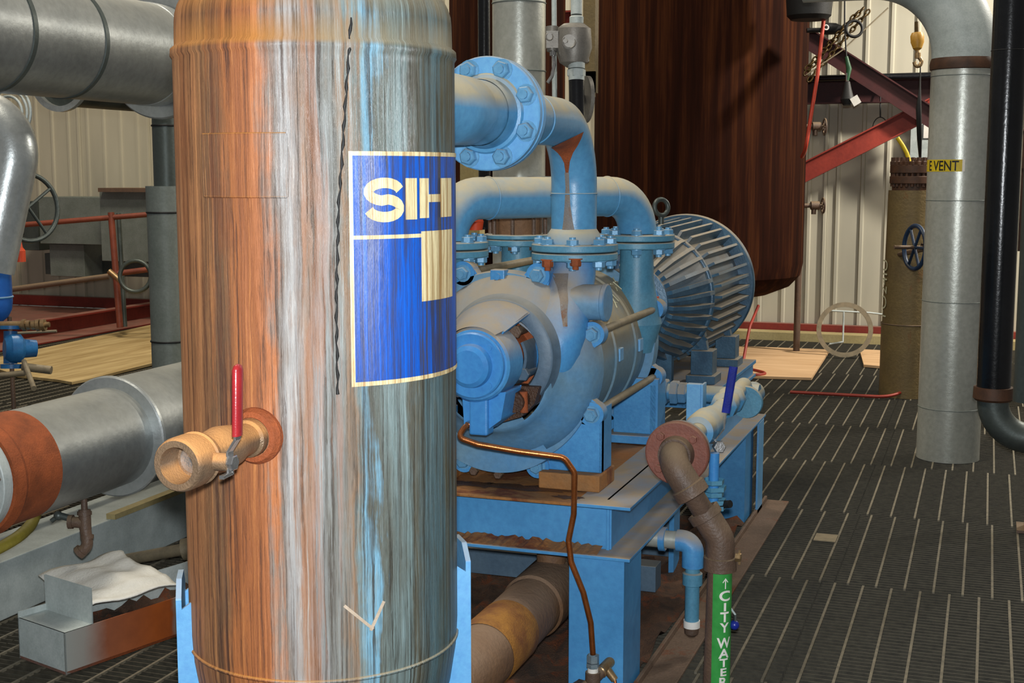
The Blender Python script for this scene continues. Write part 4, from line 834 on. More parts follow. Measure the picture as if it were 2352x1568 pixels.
for (a, w_) in ((0, 0.0096), (.92, .0100), (.975, .0074), (1.0, .002)):
    c_ = tp+(tt_-tp)*a; pr.append([c_+wd*(w_*1.15*math.copysign(abs(math.cos(2*math.pi*j/k))**.7, math.cos(2*math.pi*j/k)))+sd*(w_*.62*math.copysign(abs(math.sin(2*math.pi*j/k))**.7, math.sin(2*math.pi*j/k))) for j in range(k)])
s.add([p for r_ in pr for p in r_], [(i*k+j, i*k+(j+1) % k, (i+1)*k+(j+1) % k, (i+1)*k+j) for i in range(3) for j in range(k)], True); s.add(pr[0], [tuple(range(k))]); s.add(pr[-1], [tuple(range(k))])
obj('grip', s, M['crimson'], vt, 'red vinyl lever grip')
# ============================================================ THE SKID
SX, SY0, SY1, ZL, ZT = -.92, 3.56, 6.0, .425, .583
t = skid = thing('pump_skid', 'blue welded steel skid with dusty flanges carrying the pump and motor', 'frame', (-1.38, 4.8, 0))
def fr(name, bx, mat=None, lb=None, bev=.002):
    mb = MB()
    for a, b in bx: mb.bb(a, b)
    return obj(name, mb, mat or M['frame'], skid, lb, bev=bev)
XL = -1.84
# side beams (I sections along Y)
fr('side_beam', [((SX-.09, SY0+.07, ZL), (SX-.08, SY1, ZT)), ((SX-.17, SY0, ZL-.002), (SX, SY1, ZL+.008)), ((SX-.17, SY0, ZT-.01), (SX, SY1-1.35, ZT))])
fr('side_beam', [((XL+.08, SY0+.07, ZL), (XL+.09, SY1, ZT)), ((XL, SY0, ZL-.002), (XL+.17, SY1, ZL+.008)), ((XL, SY0, ZT-.01), (XL+.17, SY1, ZT))])
fr('front_beam', [((XL+.02, SY0+.075, ZL+.008), (SX-.075, SY0+.085, ZT-.01)), ((XL+.17, SY0, ZL-.002), (SX-.17, SY0+.16, ZL+.008))])
fr('front_beam_flange', [((XL+.17, SY0, ZT-.01), (SX-.17, SY0+.62, ZT-.001))], M['rusty_top'], 'orange rusty deck flange')
fr('deck_plate', [((XL+.17, SY0+.62, ZT-.012), (SX-.16, SY0+1.1, ZT-.004))], M['rusty_top'], 'grimy deck plate')
mb = MB()
for (x0, y0, rx_, ry_) in ((-1.27, SY0+.13, .16, .035), (-1.12, SY0+.06, .05, .02), (-1.45, SY0+.12, .1, .04)):
    n_ = 26; vs_ = [V(x0, y0, ZT+.0012)]+[V(x0+rx_*math.cos(2*math.pi*k/n_)*(.7+.5*random.random()), y0+ry_*math.sin(2*math.pi*k/n_)*(.6+.7*random.random()), ZT+.0006) for k in range(n_)]
    mb.add(vs_, [(0, 1+k, 1+(k+1) % n_) for k in range(n_)], True)
obj('grime', mb, M['grime'], skid, 'dark oily grime', kind='stuff')
# ragged dirt on the lower front flange
mb = MB(); n = 60; x0, x1 = XL+.17, SX-.10; vs_ = []
for i in range(n+1):
    x = x0+(x1-x0)*i/n; h_ = .007+.012*random.random()*(1 if .3 < i/n else .5)
    vs_ += [(x, SY0+.004+.01*random.random(), ZL+.0085), (x, SY0+.05, ZL+.0085+h_*.6), (x, SY0+.073, ZL+.008+h_)]
mb.add(vs_, [(3*i+k, 3*i+3+k, 3*i+4+k, 3*i+1+k) for i in range(n) for k in (0, 1)], False); obj('dirt_layer', mb, M['rusty_top'], skid, 'ragged tan dirt on the lower flange', kind='stuff')
for i, (x0, y0, w_, d_) in enumerate(((SX-.185, SY0+.015, .165, .20), (XL+.02, SY0+.015, .165, .20), (SX-.2, SY1-.35, .17, .2), (XL+.02, SY1-.35, .17, .2))):
    fr('leg', [((x0, y0, .008), (x0+w_, y0+d_, ZL-.002))], M['frame'])
fr('leg_stiffener', [((SX-.17, SY1-1.2, .01), (SX-.15, SY1-1.1, ZL))])
fr('leg_stiffener', [((SX-.01, SY1-.18, .01), (SX-.0, SY1-.05, ZL-.002))], M['blue_bright'])
fr('floor_rail', [((SX, 1.6, .002), (SX+.1, 6.1, .012)), ((SX-.012, 1.6, .002), (SX, 6.1, .03))], M['base_rail'], 'dull brown base rail')
fr('floor_rail', [((XL-.1, 1.6, .002), (XL, 6.1, .012))], M['base_rail'])
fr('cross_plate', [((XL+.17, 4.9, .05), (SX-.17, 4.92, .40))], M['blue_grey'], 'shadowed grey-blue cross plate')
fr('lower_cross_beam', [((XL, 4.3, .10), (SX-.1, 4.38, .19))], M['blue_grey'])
mb = MB(); nx, ny = 26, 40; vs_ = [(-1.8+.86*i/nx, 3.3+2.3*j/ny, .012+.03*random.random()**2+.02*math.sin(i*.7+j*.4)**2) for i in range(nx+1) for j in range(ny+1)]
mb.add(vs_, [(i*(ny+1)+j, (i+1)*(ny+1)+j, (i+1)*(ny+1)+j+1, i*(ny+1)+j+1) for i in range(nx) for j in range(ny)], True)
tag(obj('rusty_debris', mb, M['dirt'], None, None, (-1.38, 4, 0)), 'rust-brown debris and scale on the floor between the skid legs', 'debris', kind='stuff')
# big rusty drain pipe under the skid
pc = aY(1210, 1405, 3.55); PR = .088
t = thing('drain_pipe', 'fat rusty brown pipe under the skid with a yellow-rust band', 'pipe', (pc.x, pc.y, 0))
q = lambda px, py: aX(px, py, pc.x+PR).y
obj('pipe', MB().cyl((pc.x, 2.5, pc.z-.02), (pc.x, 4.6, pc.z+.02), PR, seg=40), M['brown_pipe'], t)
obj('rust_band', MB().lathe([(-.11, PR+.001), (-.1, PR+.004), (.09, PR+.004), (.1, PR+.001)], (pc.x, 3.30, pc.z-.006), YA, 40), M['yellow_rust'], t, 'yellow-orange rusted band')
obj('saddle', MB().lathe([(-.13, PR+.001), (-.12, PR+.008), (.13, PR+.01), (.15, PR+.001)], (pc.x, 3.72, pc.z), YA, 40).cyl((pc.x, 3.78, pc.z+PR*.6), (pc.x, 3.78, ZL), .045, seg=24), M['brown_pipe'], t)
c = aD(1130, 1345, 5.2); single('reddish_pipe', MB().cyl((c.x-.5, c.y, c.z), (c.x+.35, c.y, c.z-.02), .03, seg=16), M['red_iron'], 'reddish-brown thin pipe crossing behind the fat rusty pipe under the skid', 'pipe', c)
# ============================================================ THE PUMP
AX, AZ = -1.376, .93      # casing axis
RX, RZ = -1.324, .995     # shaft axis
Y0, Y1 = 3.78, 4.53
t = pump = thing('vacuum_pump', 'blue dusty liquid ring vacuum pump with long tie rods', 'pump', (AX, 4.15, ZT))
def pp(name, mb, mat, lb=None, bev=0, par=None, kind=None): return obj(name, mb, mat, par or pump, lb, bev=bev, kind=kind)
c = V(AX, 0, AZ)
mb = MB(); mb.lathe([(3.60, .168), (3.605, .178), (3.63, .184), (3.66, .215), (3.69, .252), (3.72, .272), (3.755, .280), (3.80, .282), (3.80, .2)], V((AX+RX)/2+.0, 0, (AZ+RZ)/2-.02), YA, 80, sharp=50)
mb.lathe([(3.735, .2), (3.735, .296), (3.745, .300), (3.80, .300), (3.80, .2)], c, YA, 80); pp('front_cover', mb, M['blue_dirty'])
rods = []
LR = .313
for k in range(8):
    a = math.radians(22.5+45*k); d = V(math.cos(a), 0, math.sin(a)); p = c+d*LR
    mb = MB(); mb.cyl(p+YA*(Y0-.045), p+YA*(Y0+.0), .037, seg=24); tn = V(-d.z, 0, d.x)
    mb.prism([(-.037, 0), (.037, 0), (.05, -.06), (-.05, -.06)], p+YA*(Y0-.04), tn, d, YA*.04); pp('front_lug', mb, M['blue'])
    mb = MB(); mb.bolt(p+YA*(Y0-.045), -YA, .021, .018, .006); pp('nut', mb, M['bolt_blue'])
    mb = MB(); mb.cyl(p+YA*(Y0-.02), p+YA*(Y1+.03), .0125, seg=14); pp('tie_rod', mb, M['rod'])
    mb = MB(); mb.cyl(p+YA*(Y1-.03), p+YA*(Y1+.03), .034, seg=20); mb.prism([(-.034, 0), (.034, 0), (.05, -.07), (-.05, -.07)], p+YA*(Y1-.03), tn, d, YA*.05); pp('rear_lug', mb, M['blue'])
# casing stages
mb = MB(); mb.lathe([(3.80, .268), (4.07, .268), (4.075, .274), (4.10, .274), (4.105, .266), (4.33, .266), (4.335, .272), (4.36, .272), (4.365, .266), (Y1-.04, .266)], c, YA, 80); pp('casing', mb, M['casing'])
mb = MB(); mb.lathe([(Y1-.04, .2), (Y1-.04, .296), (Y1+.02, .296), (Y1+.06, .25), (Y1+.13, .22), (Y1+.2, .14), (Y1+.2, 0)], c, YA, 72); pp('rear_cover', mb, M['blue_dirty'])
for (px, py, yy) in ((1420, 835, 4.12), (1487, 800, 4.38)):
    th = -.02; p = c+YA*yy+V(.271, 0, .01); mb = MB(); mb.box(p, (.014, .045, .042)); pp('casing_boss', mb, M['blue_bright'], 'light blue casing boss', .002)
# ring on front cover
mb = MB(); mb.lathe([(3.575, .125), (3.575, .160), (3.58, .166), (3.61, .170), (3.62, .178)], (RX, 0, RZ), YA, 72, sharp=40); mb.lathe([(3.575, .125), (3.60, .116), (3.66, .112), (3.66, .0)], (RX, 0, RZ), YA, 48); pp('cover_ring', mb, M['blue_grey'])
mb = MB(); mb.lathe([(3.60, .070), (3.59, .074), (3.56, .086), (3.56, .094), (3.60, .098), (3.655, .100)], (RX, 0, RZ), YA, 44, 150, 240); pp('packing_flange', mb, M['blue_grey'])
mb = MB(); mb.lathe([(3.655, 0), (3.655, .118)], (RX, 0, RZ), YA, 40); mb.lathe([(3.36, .022), (3.66, .022)], (RX, 0, RZ), YA, 24); mb.lathe([(3.54, 0), (3.54, .062), (3.60, .066), (3.655, .075)], (RX, 0, RZ), YA, 32); pp('shaft_gland', mb, M['rust'], 'orange rusted shaft gland')
for a in (52, -30):
    a = math.radians(a); p = V(RX+.095*math.cos(a), 3.60, RZ+.095*math.sin(a)); mb = MB(); mb.cyl(p+YA*.05, p-YA*.03, .014, seg=12); mb.hexn(p-YA*.03, -YA, .016, .02); pp('gland_bolt', mb, M['blue_grey'] if a < .5 else M['brown_iron'])
# bearing bracket: cone sectors from ring to housing (angle 0 is -X, 90 up), open on the right side
mb = MB(); mb.lathe([(3.575, .162), (3.555, .160), (3.50, .134), (3.45, .114), (3.40, .108), (3.385, .106)], (RX, 0, RZ), YA, 46, -62, 126)
mb.lathe([(3.575, .150), (3.50, .122), (3.44, .100)], (RX, 0, RZ), YA, 46, -62, 126)
for an in (126, -62):
    a_ = math.radians(an); d = V(-math.cos(a_), 0, math.sin(a_)); mb.prism([(3.575, .150), (3.575, .162), (3.50, .134), (3.44, .112), (3.44, .100), (3.50, .122)], (RX, 0, RZ), YA, d, V(d.z, 0, -d.x)*.004)
pp('bearing_bracket', mb, M['blue'], 'dusty bearing bracket arch')
mb = MB(); mb.lathe([(3.575, .160), (3.50, .130), (3.44, .110), (3.385, .104)], (RX, 0, RZ), YA, 16, 232, 292); pp('bracket_web', mb, M['blue_clean'])
mb = MB(); mb.lathe([(3.385, 0), (3.385, .098), (3.392, .104), (3.50, .104), (3.505, .08), (3.505, 0)], (RX, 0, RZ), YA, 56); pp('bearing_housing', mb, M['blue'])
mb = MB(); mb.lathe([(3.365, 0), (3.365, .088), (3.369, .092), (3.385, .092)], (RX, 0, RZ), YA, 56); mb.lathe([(3.335, 0), (3.336, .046), (3.345, .058), (3.366, .062)], (RX, 0, RZ), YA, 48); cap = pp('bearing_cap', mb, M['blue_clean'])
for a in (45, 135, 225, 315):
    a = math.radians(a+.0); p = V(RX+.074*math.cos(a), 3.366, RZ+.074*math.sin(a)); pp('cap_screw', MB().cyl(p+YA*.001, p-YA*.004, .0085, seg=14), M['blue_clean'], None, par=cap)
# bracket foot with drain
mb = MB(); zc0 = RZ-.095; mb.prism([(-.045, 0), (.085, .02), (.07, -.06), (.01, -.105), (-.04, -.085)], (RX, 3.41, zc0), XA, ZA, YA*.13); mb.bb((RX-.02, 3.395, RZ-.20), (RX+.035, 3.45, RZ-.09)); pp('bracket_foot', mb, M['blue_clean'], bev=.006)
mb = MB(); mb.prism([(0, .02), (.115, .02), (.10, -.03), (.06, -.07), (.0, -.09)], (RX+.02, 3.55, RZ-.10), XA, ZA, YA*.05); mb.cyl((RX+.075, 3.5, RZ-.12), (RX+.08, 3.58, RZ-.115), .03, seg=16); pp('oily_pocket', mb, M['grime'], 'oily rust-brown pocket below the shaft', .004)
mb = MB(); mb.cyl((RX+.098, 3.52, RZ-.09), (RX+.10, 3.52, RZ-.15), .012, seg=10); pp('rusty_lug', mb, M['rust'])
# lower flange and feet
mb = MB(); 
for sx in (1, -1):
    x0 = AX+sx*.235; mb2 = MB(); mb2.bb((x0-.085, Y0-.04, ZT+.05), (x0+.085, Y0-.015, AZ-.12)); mb2.bb((x0+sx*.075, Y0-.04, ZT+.05), (x0+sx*.085, Y0+.07, AZ-.1)); pp('front_foot', mb2, M['blue'], bev=.003)
    mb2 = MB(); mb2.bb((x0-.1, Y0-.08, ZT), (x0+.09, Y0+.09, ZT+.05)); pp('foot_pad', mb2, M['rusty_top'], 'rust-stained foot pad', .004)
    mb2 = MB(); mb2.bb((x0-.08, Y1-.06, ZT+.03), (x0+.08, Y1-.03, AZ-.12)); mb2.bb((x0+sx*.05, Y1-.06, ZT+.03), (x0+sx*.075, Y1+.08, AZ-.14)); mb2.bb((x0-.1, Y1-.1, ZT), (x0+.1, Y1+.11, ZT+.03)); pp('rear_foot', mb2, M['blue'], bev=.003)
mb = MB(); mb.lathe([(3.70, .10), (3.70, .275), (3.73, .28), (3.745, .28)], c-ZA*.035, YA, 30, 230, 310); pp('lower_rib', mb, M['blue_dirty'])
for (dx, dz) in ((-.08, -.315), (0.0, -.32)):
    pp('drain_plug', MB().hexn((AX+dx, Y0-.05, AZ+dz), -YA, .02, .014), M['brown_iron'])
mb = MB(); mb.cyl((AX+.12, Y0-.06, AZ-.20), (AX+.12, Y0-.02, AZ-.20), .03, seg=20); mb.hexn((AX+.12, Y0-.06, AZ-.20), -YA, .008, .018); pp('cover_plug', mb, M['blue_teal'])
mb = MB(); mb.box((AX+.0, Y0-.05, AZ+.285), (.045, .04, .04)); mb.cyl((AX, Y0-.075, AZ+.285), (AX, Y0-.05, AZ+.285), .011, seg=10); pp('top_lug', mb, M['blue'], bev=.003)
# nozzles
def flange(par, o, ax, r, th=.024, nb=8, rb=None, bolts=True, mat='blue_teal', bm='bolt_blue', nut=.019, neck=None, both=False, hub=None, off=.3):
    f = obj('flange', MB().disc(o, ax, th, r, 56, .003, hole=0), M[mat], par, bev=0)
    u, w = frame(ax); o = Vector(o); ax = Vector(ax).normalized(); rb = rb or r*.82
    if bolts:
        for k in range(nb):
            a = 2*math.pi*(k+off)/nb; p = o+(u*math.cos(a)+w*math.sin(a))*rb
            m = MB(); m.bolt(p, -ax, nut, nut*.9, nut*.5)
            if both: m.bolt(p+ax*both, ax, nut, nut*.9, nut*.5)
            obj('flange_bolt', m, M[bm], par, bev=0)
    return f
NX, NY = -1.171, 3.83; ZF = 1.293
n2 = V(-1.587, 3.83, 0); n3 = V(-1.15, 4.5, 0); n4 = V(-1.59, 4.5, 0)
for i, (x, y) in enumerate(((NX, NY), (n2.x, n2.y), (n3.x, n3.y), (n4.x, n4.y))):
    mb = MB(); sgn = 1
    if i < 2: mb.sweep([(x, y, ZF-.02), (x, y-.01, 1.22), (x, y-.05, 1.16), (x-.004, y-.09, 1.10), (x-.008, y-.12, 1.05), (x-.012, y-.14, 1.0), (x-.016, y-.15, .96), (x-.02, y-.155, .925), (x-.022, y-.155, .905)], [.066, .066, .069, .076, .079, .074, .060, .038, .012], 40)
    else: mb.lathe([(ZF-.03, .058), (1.16, .060), (1.10, .07), (1.0, .09), (.9, .06)], (x, y, 0), ZA, 36)
    if i == 0: neck_s = Surf(mb)
    pp('port_neck', mb, M['blue'] if i == 0 else M['blue_teal'])
    if i == 0:
        mb = MB(); bx_ = aY(1396, 695, y-.07); mb.cyl((x+.02, y-.08, bx_.z), (bx_.x-.012, bx_.y, bx_.z), .053, seg=30); mb.lathe([(0, .053), (.003, .056), (.012, .056), (.015, .052), (.015, 0)], (bx_.x-.014, bx_.y, bx_.z), XA, 30); pp('side_boss', mb, M['blue_dirty'])
    if i < 3: flange(pump, (x, y if i > 1 else y-.0, ZF-.030), ZA, .130 if i < 3 else .11, .022, 8, .107)
    else: flange(pump, (x, y, ZF-.028), ZA, .12, .022, 8, .1)
# scribble marks on casing
mb = MB()
for k, (a, b) in enumerate((((1405, 633), (1413, 646)), ((1413, 646), (1421, 647)), ((1408, 647), (1428, 664)), ((1425, 650), (1428, 656)), ((1402, 652), (1408, 653)), ((1402, 658), (1412, 669)), ((1405, 668), (1413, 669)), ((1412, 669), (1424, 681)), ((1405, 674), (1421, 691)), ((1405, 682), (1412, 694)), ((1412, 694), (1418, 695)), ((1412, 694), (1417, 706)), ((1415, 660), (1418, 667)))):
    def onc(px, py):
        r_ = ray(px, py); ox, oz = OC.x-AX, OC.z-AZ; A_ = r_.x**2+r_.z**2; B_ = 2*(ox*r_.x+oz*r_.z); C_ = ox*ox+oz*oz-.2695**2; s_ = (-B_-math.sqrt(max(B_*B_-4*A_*C_, 0)))/(2*A_); return OC+r_*s_
    mb.cyl(onc(*a), onc(*b), .0022, .0016, seg=6)
pp('chalk_scribble', mb, M['chalk'], 'white chalk scribble')
mb = MB(); p = aY(1503, 687, 4.66); mb.box(p, (.03, .02, .02)); pp('orange_tab', mb, M['orange'], 'small orange tab')
# ============================================================ THE MOTOR
MX, MZ = -1.30, 1.02
t = motor = thing('electric_motor', 'blue-grey finned electric motor coupled behind the pump', 'motor', (MX, 5.5, .6))
def mo(name, mb, mat='motor', lb=None, bev=0): return obj(name, mb, M[mat], motor, lb, bev=bev)
cm = V(MX, 0, MZ)
mo('body', MB().lathe([(5.30, .235), (5.30, .25), (6.0, .25)], cm, YA, 64))
for k in range(38):
    a = 2*math.pi*k/38; d = V(math.cos(a), 0, math.sin(a)); tn = V(-d.z, 0, d.x); mb = MB()
    mb.prism([(5.33, .24), (5.98, .24), (5.98, .302), (5.36, .290)], cm-tn*.0055, YA, d, tn*.011); mo('cooling_fin', mb)
mo('rear_rim', MB().lathe([(5.97, .25), (5.97, .312), (5.975, .316), (6.0, .317), (6.02, .312), (6.03, .26), (6.16, .24), (6.16, 0)], cm, YA, 80, sharp=50))
mo('front_shield', MB().lathe([(5.34, .25), (5.30, .262), (5.27, .258), (5.20, .225), (5.10, .19), (5.02, .165), (4.98, .15), (4.97, .08), (4.93, .07), (4.93, 0)], cm, YA, 64, sharp=50))
mo('shield_ring', MB().torus(cm+YA*5.29, YA, .262, .012, 64, 8))
for k in range(34):
    a = 2*math.pi*(k+.5)/34; d = V(math.cos(a), 0, math.sin(a)); tn = V(-d.z, 0, d.x); mb = MB()
    mb.prism([(4.99, .14), (4.98, .175), (5.06, .225), (5.22, .27), (5.29, .274), (5.29, .24), (5.12, .18)], cm-tn*.0075, YA, d, tn*.015); mo('shield_rib', mb)
mo('shaft', MB().cyl(cm+YA*4.7, cm+YA*5.0, .03, seg=20), 'rod')
mo('coupling_guard', MB().lathe([(4.72, .1), (4.72, .13), (4.94, .13), (4.94, .1)], cm, YA, 40), 'blue_clean')
e = aD(1519, 476, (V(MX, 5.42, MZ+.3)-OC).dot(FW)); mb = MB(); mb.torus(e, (FW*.9-RT*.44), .033, .010, 28, 8); mb.cyl(e-ZA*.04, e-ZA*.085, .012, seg=10); mb.cyl(e-ZA*.08, e-ZA*.092, .022, seg=14); mo('eyebolt', mb, 'duct_dark', 'grey lifting eyebolt')
for i, (y, sx) in enumerate(((5.38, 1), (5.38, -1), (5.9, 1), (5.9, -1))):
    x = MX+sx*.215; mb = MB(); mb.bb((x-.06, y-.07, .665), (x+.06, y+.07, .70)); mb.bb((x-.045, y-.05, .70), (x+.045, y+.05, .80)); mb.prism([(-.05, 0), (.05, 0), (.03, .1), (-.07, .1)], (x-sx*.03, y-.02, .79), XA, ZA, YA*.04); mo('foot', mb, 'motor', bev=.003)
    mb = MB(); mb.bolt((x+sx*.02, y-.02, .70), ZA, .016, .014, .02); mo('foot_bolt', mb, 'bolt_blue')
mb = MB(); mb.bb((MX-.34, 5.18, .585), (MX+.31, 6.12, .60)); mb.bb((MX-.34, 5.18, .648), (MX+.31, 6.12, .665)); mb.bb((MX-.34, 5.19, .60), (MX-.33, 6.1, .65)); mb.bb((MX+.29, 5.19, .59), (MX+.30, 6.1, .65)); mb.bb((MX-.34, 5.18, .59), (MX+.31, 5.19, .65)); obj('motor_base', mb, M['frame'], skid, 'raised motor base plate', bev=.002)
tb_ = MB(); tb_.bb((MX+.0, 5.2, MZ-.34), (MX+.12, 5.24, MZ-.20)); mo('lower_baffle', tb_, 'motor')
# ============================================================ PIPEWORK ON THE PUMP
SZ = 1.665; FY = 3.085; Rp = .068
t = suction = thing('suction_pipe', 'dusty blue suction pipe with a big bolted flange, elbowing down into the pump', 'pipe', (NX, NY, ZF))
fb = ZF-.0
path = fillet([V(NX, FY+.05, SZ), V(NX, NY-.01, SZ), V(NX, NY-.01, fb+.02)], .185, 16)
obj('elbow_pipe', MB().sweep(path, Rp, 44), M['blue_pipe'], t)
obj('weld_seam', MB().torus((NX, 3.42, SZ), YA, Rp, .0035, 44, 6), M['blue_pipe'], t)
obj('weld_seam', MB().torus((NX, NY-.01, 1.46), ZA, Rp, .0025, 44, 6), M['blue_pipe'], t)
obj('hub', MB().lathe([(0, .082), (.03, .078), (.045, Rp)], (NX, NY-.01, fb+.018), ZA, 40), M['blue_pipe'], t)
flange(t, (NX, NY, fb-.004), ZA, .130, .022, 8, .107, bolts=False)
for k in range(8):
    a = 2*math.pi*(k+.3)/8; u, w = frame(ZA); p = V(NX, NY, fb+.018)+(u*math.cos(a)+w*math.sin(a))*.107; obj('flange_bolt', MB().bolt(p, ZA, .018, .015, .008), M['bolt_blue'], t)
f1 = flange(t, (NX, FY-.004, SZ), YA, .139, .024, 8, .113, mat='blue_bright', nut=.021, off=.5)
f2 = obj('flange', MB().disc((NX, FY+.023, SZ), YA, .026, .139, 60, .003), M['blue_bright'], t)
obj('hub', MB().lathe([(-.004, .098), (-.012, .094), (-.014, .086), (-.06, .080)], (NX, FY, SZ), YA, 48), M['blue_pipe'], t)
obj('inlet_pipe', MB().lathe([(FY-.05, .078), (2.99, .078), (2.965, .074), (2.94, .080), (2.80, .082), (2.78, .072), (2.42, .072)], (NX, 0, SZ), YA, 48), M['blue_pipe'], t)
rs = MB()
def on_pipe(p): return p
# rust run where the elbow drips: a leaf under the bend, then a streak down the riser
es = MB().sweep(path, Rp, 44); Se = Surf(es)
rs = Se.patch([(338, 1266, 302, 1340), (343, 1273, 318, 1334), (350, 1281, 334, 1326), (360, 1289, 350, 1316), (374, 1296, 370, 1309), (396, 1299, 396, 1306)], 8, .0015)
obj('rust_run', rs, M['rust'], t, 'orange rust run below the elbow')
M['stain'] = paint('brown_stain', '#877A6C', '#7C7A7A', .6, scale=16, rust=.12, rustc='#8A6448', bs=.2)
rs = Se.patch([(396, 1297, 396, 1307), (430, 1299, 430, 1308), (470, 1297, 470, 1310), (510, 1294, 510, 1316), (540, 1290, 540, 1322)], 5, .001); obj('stain_run', rs, M['stain'], t, 'brown stain down the riser')
gk = MB(); gk.cyl((NX, NY, ZF-.008), (NX, NY, ZF-.004), .105, seg=40); obj('gasket', gk, M['black_rubber'], t)
Sn = neck_s; rs = Sn.patch([(628, 1268, 628, 1306), (640, 1272, 640, 1305), (660, 1280, 660, 1303), (690, 1286, 690, 1305), (715, 1288, 715, 1303), (750, 1293, 750, 1303)], 6, .0012); obj('stain_run', rs, M['stain'], pump, 'brown stain down the port neck')
for (a0_, a1_, zz, nm) in ((214, 262, ZF-.0045, 0), (218, 250, ZF-.031, 1)):
    m_ = MB(); m_.lathe([(0, .1305), (.0, .1315), (.0225, .1315), (.0235, .12), (.0237, .085)], (NX, NY, zz), ZA, 16, a0_+0, a1_+0); obj('rust_patch', m_, M['rust'], t if nm == 0 else pump, 'orange rust on the flange rim')
for (px, py) in ((1258, 604), (1322, 602)):
    p = aY(px, py, NY-.118); m_ = MB(); m_.bolt(p+ZA*.01, -ZA, .017, .02, .012); obj('rusty_nut', m_, M['rust'], pump, 'rusted nut')
# crossover pipe
t = thing('crossover_pipe', 'dusty blue horizontal crossover pipe joining two pump ports behind the elbow', 'pipe', (n3.x, n3.y, ZF))
MZc = 1.442; a = V(n2.x, n2.y, 0); b = V(n3.x, n3.y, 0)
path = fillet([a+ZA*(fb+.02), a+ZA*MZc, b+ZA*MZc, b+ZA*(fb+.02)], .13, 14); obj('pipe', MB().sweep(path, .0665, 40), M['blue_pipe'], t)
dr = (b-a).normalized(); mb = MB(); mb.torus(a+ZA*MZc+dr*.16, dr, .0665, .003, 40, 6); mb.torus(b+ZA*MZc-dr*.14, dr, .0665, .003, 40, 6); obj('weld_seam', mb, M['blue_pipe'], t)
for p in (a, b):
    flange(t, (p.x, p.y, fb-.004), ZA, .130, .022, 8, .107, bolts=False)
    for k in range(8): an = 2*math.pi*(k+.3)/8; q_ = p+V(math.cos(an)*.107, math.sin(an)*.107, fb+.018); obj('flange_bolt', MB().bolt(q_, ZA, .018, .015, .008), M['bolt_blue'], t)
# blanked rear port
t = thing('rusty_blank_fitting', 'rust-brown fitting and studs standing on the rear left pump port', 'fitting', (n4.x, n4.y, ZF))
obj('blank_flange', MB().disc((n4.x, n4.y, ZF-.004), ZA, .016, .12, 40), M['blue_teal'], t); mb = MB(); mb.lathe([(0, .085), (.085, .085), (.09, .08), (.09, 0)], (n4.x, n4.y, ZF+.012), ZA, 36); obj('spool', mb, M['brown_pipe'], t, 'rust-brown spool')
for k in range(8): an = 2*math.pi*(k+.2)/8; q_ = V(n4.x+math.cos(an)*.1, n4.y+math.sin(an)*.1, ZF-.05); obj('stud', MB().cyl(q_, q_+ZA*.15, .008, seg=8).hexn(q_+ZA*.008, ZA, .014, .016), M['brown_iron'], t)
p = aD(1092, 515, 4.7); single('orange_piece', MB().lathe([(0, 0), (0, .025), (.03, .03), (.05, .02), (.05, 0)], p-ZA*.02, ZA, 18), M['orange'], 'small orange plastic piece visible under the crossover pipe beside the tank', 'plastic piece', p)  # small orange piece of unidentified use
# ============================================================ COPPER LINE
t = thing('copper_line', 'bent copper seal water tube in front of the blue skid', 'tube', aY(1362, 1500, 3.5))
K = lambda x, y, yy=3.42: aY(x, y, yy)
pts = [K(1088, 968, 3.425), K(1066, 982, 3.39), K(1052, 1004, 3.37), K(1098, 1020, 3.38), K(1190, 1036, 3.41), K(1296, 1050, 3.45), K(1320, 1085, 3.46), K(1318, 1180, 3.47), K(1306, 1240, 3.47), K(1312, 1290, 3.47), K(1340, 1360, 3.48), K(1357, 1430, 3.49), K(1362, 1502, 3.5)]
obj('tube', MB().sweep(fillet(pts, .03, 6), .0083, 14), M['copper'], t)
mb = MB(); d = (pts[0]-pts[1]).normalized(); mb.hexn(pts[0]-d*.012, d, .02, .0135); mb.cyl(pts[0]-d*.025, pts[0]-d*.01, .011, seg=12); obj('upper_nut', mb, M['chrome'], t); mb = MB(); mb.cyl(pts[0]+d*.008, pts[0]+d*.018, .0135, seg=16); obj('thread_tape', mb, M['white'], t, 'white thread tape')
mb = MB(); q_ = pts[-1]; mb.hexn(q_-ZA*.002, -ZA, .024, .018, ); mb.hexn(q_-ZA*.026, -ZA, .014, .0185); obj('lower_nut', mb, M['bolt'], t); mb = MB(); mb.cyl(q_-ZA*.040, q_-ZA*.054, .0155, .0155, seg=18); obj('thread_tape', mb, M['white'], t, 'white thread tape')
t = thing('petcock_assembly', 'small brass and chrome petcock under the copper tube', 'valve', q_-ZA*.06)
mb = MB(); mb.cyl(q_-ZA*.052, q_-ZA*.11, .0215, seg=20); mb.cyl(q_-ZA*.085, q_-ZA*.085+V(-.06, -.02, -.05), .02, seg=16); s_ = q_-ZA*.075; e_ = aY(1412, 1508, 3.6); d = (e_-s_).normalized(); mb.cyl(s_, s_+d*.035, .018, seg=16); obj('tee', mb, M['brown_iron'], t)
mb = MB(); mb.cyl(s_+d*.03, e_-d*.018, .0155, seg=16); L_ = (e_-s_).length; mb.lathe([(.034, .017), (.038, .0205), (.044, .017)], s_, d, 16); mb.cyl(s_+d*L_*.55, s_+d*L_*.55+V(.03, 0, -.035), .014, .011, seg=12); obj('cock_body', mb, M['brass'], t)
mb = MB(); mb.hexn(e_-d*.02, d, .012, .017); mb.cyl(e_-d*.006, e_+d*.006, .0135, .0135, seg=16); obj('chrome_end', mb, M['chrome'], t)
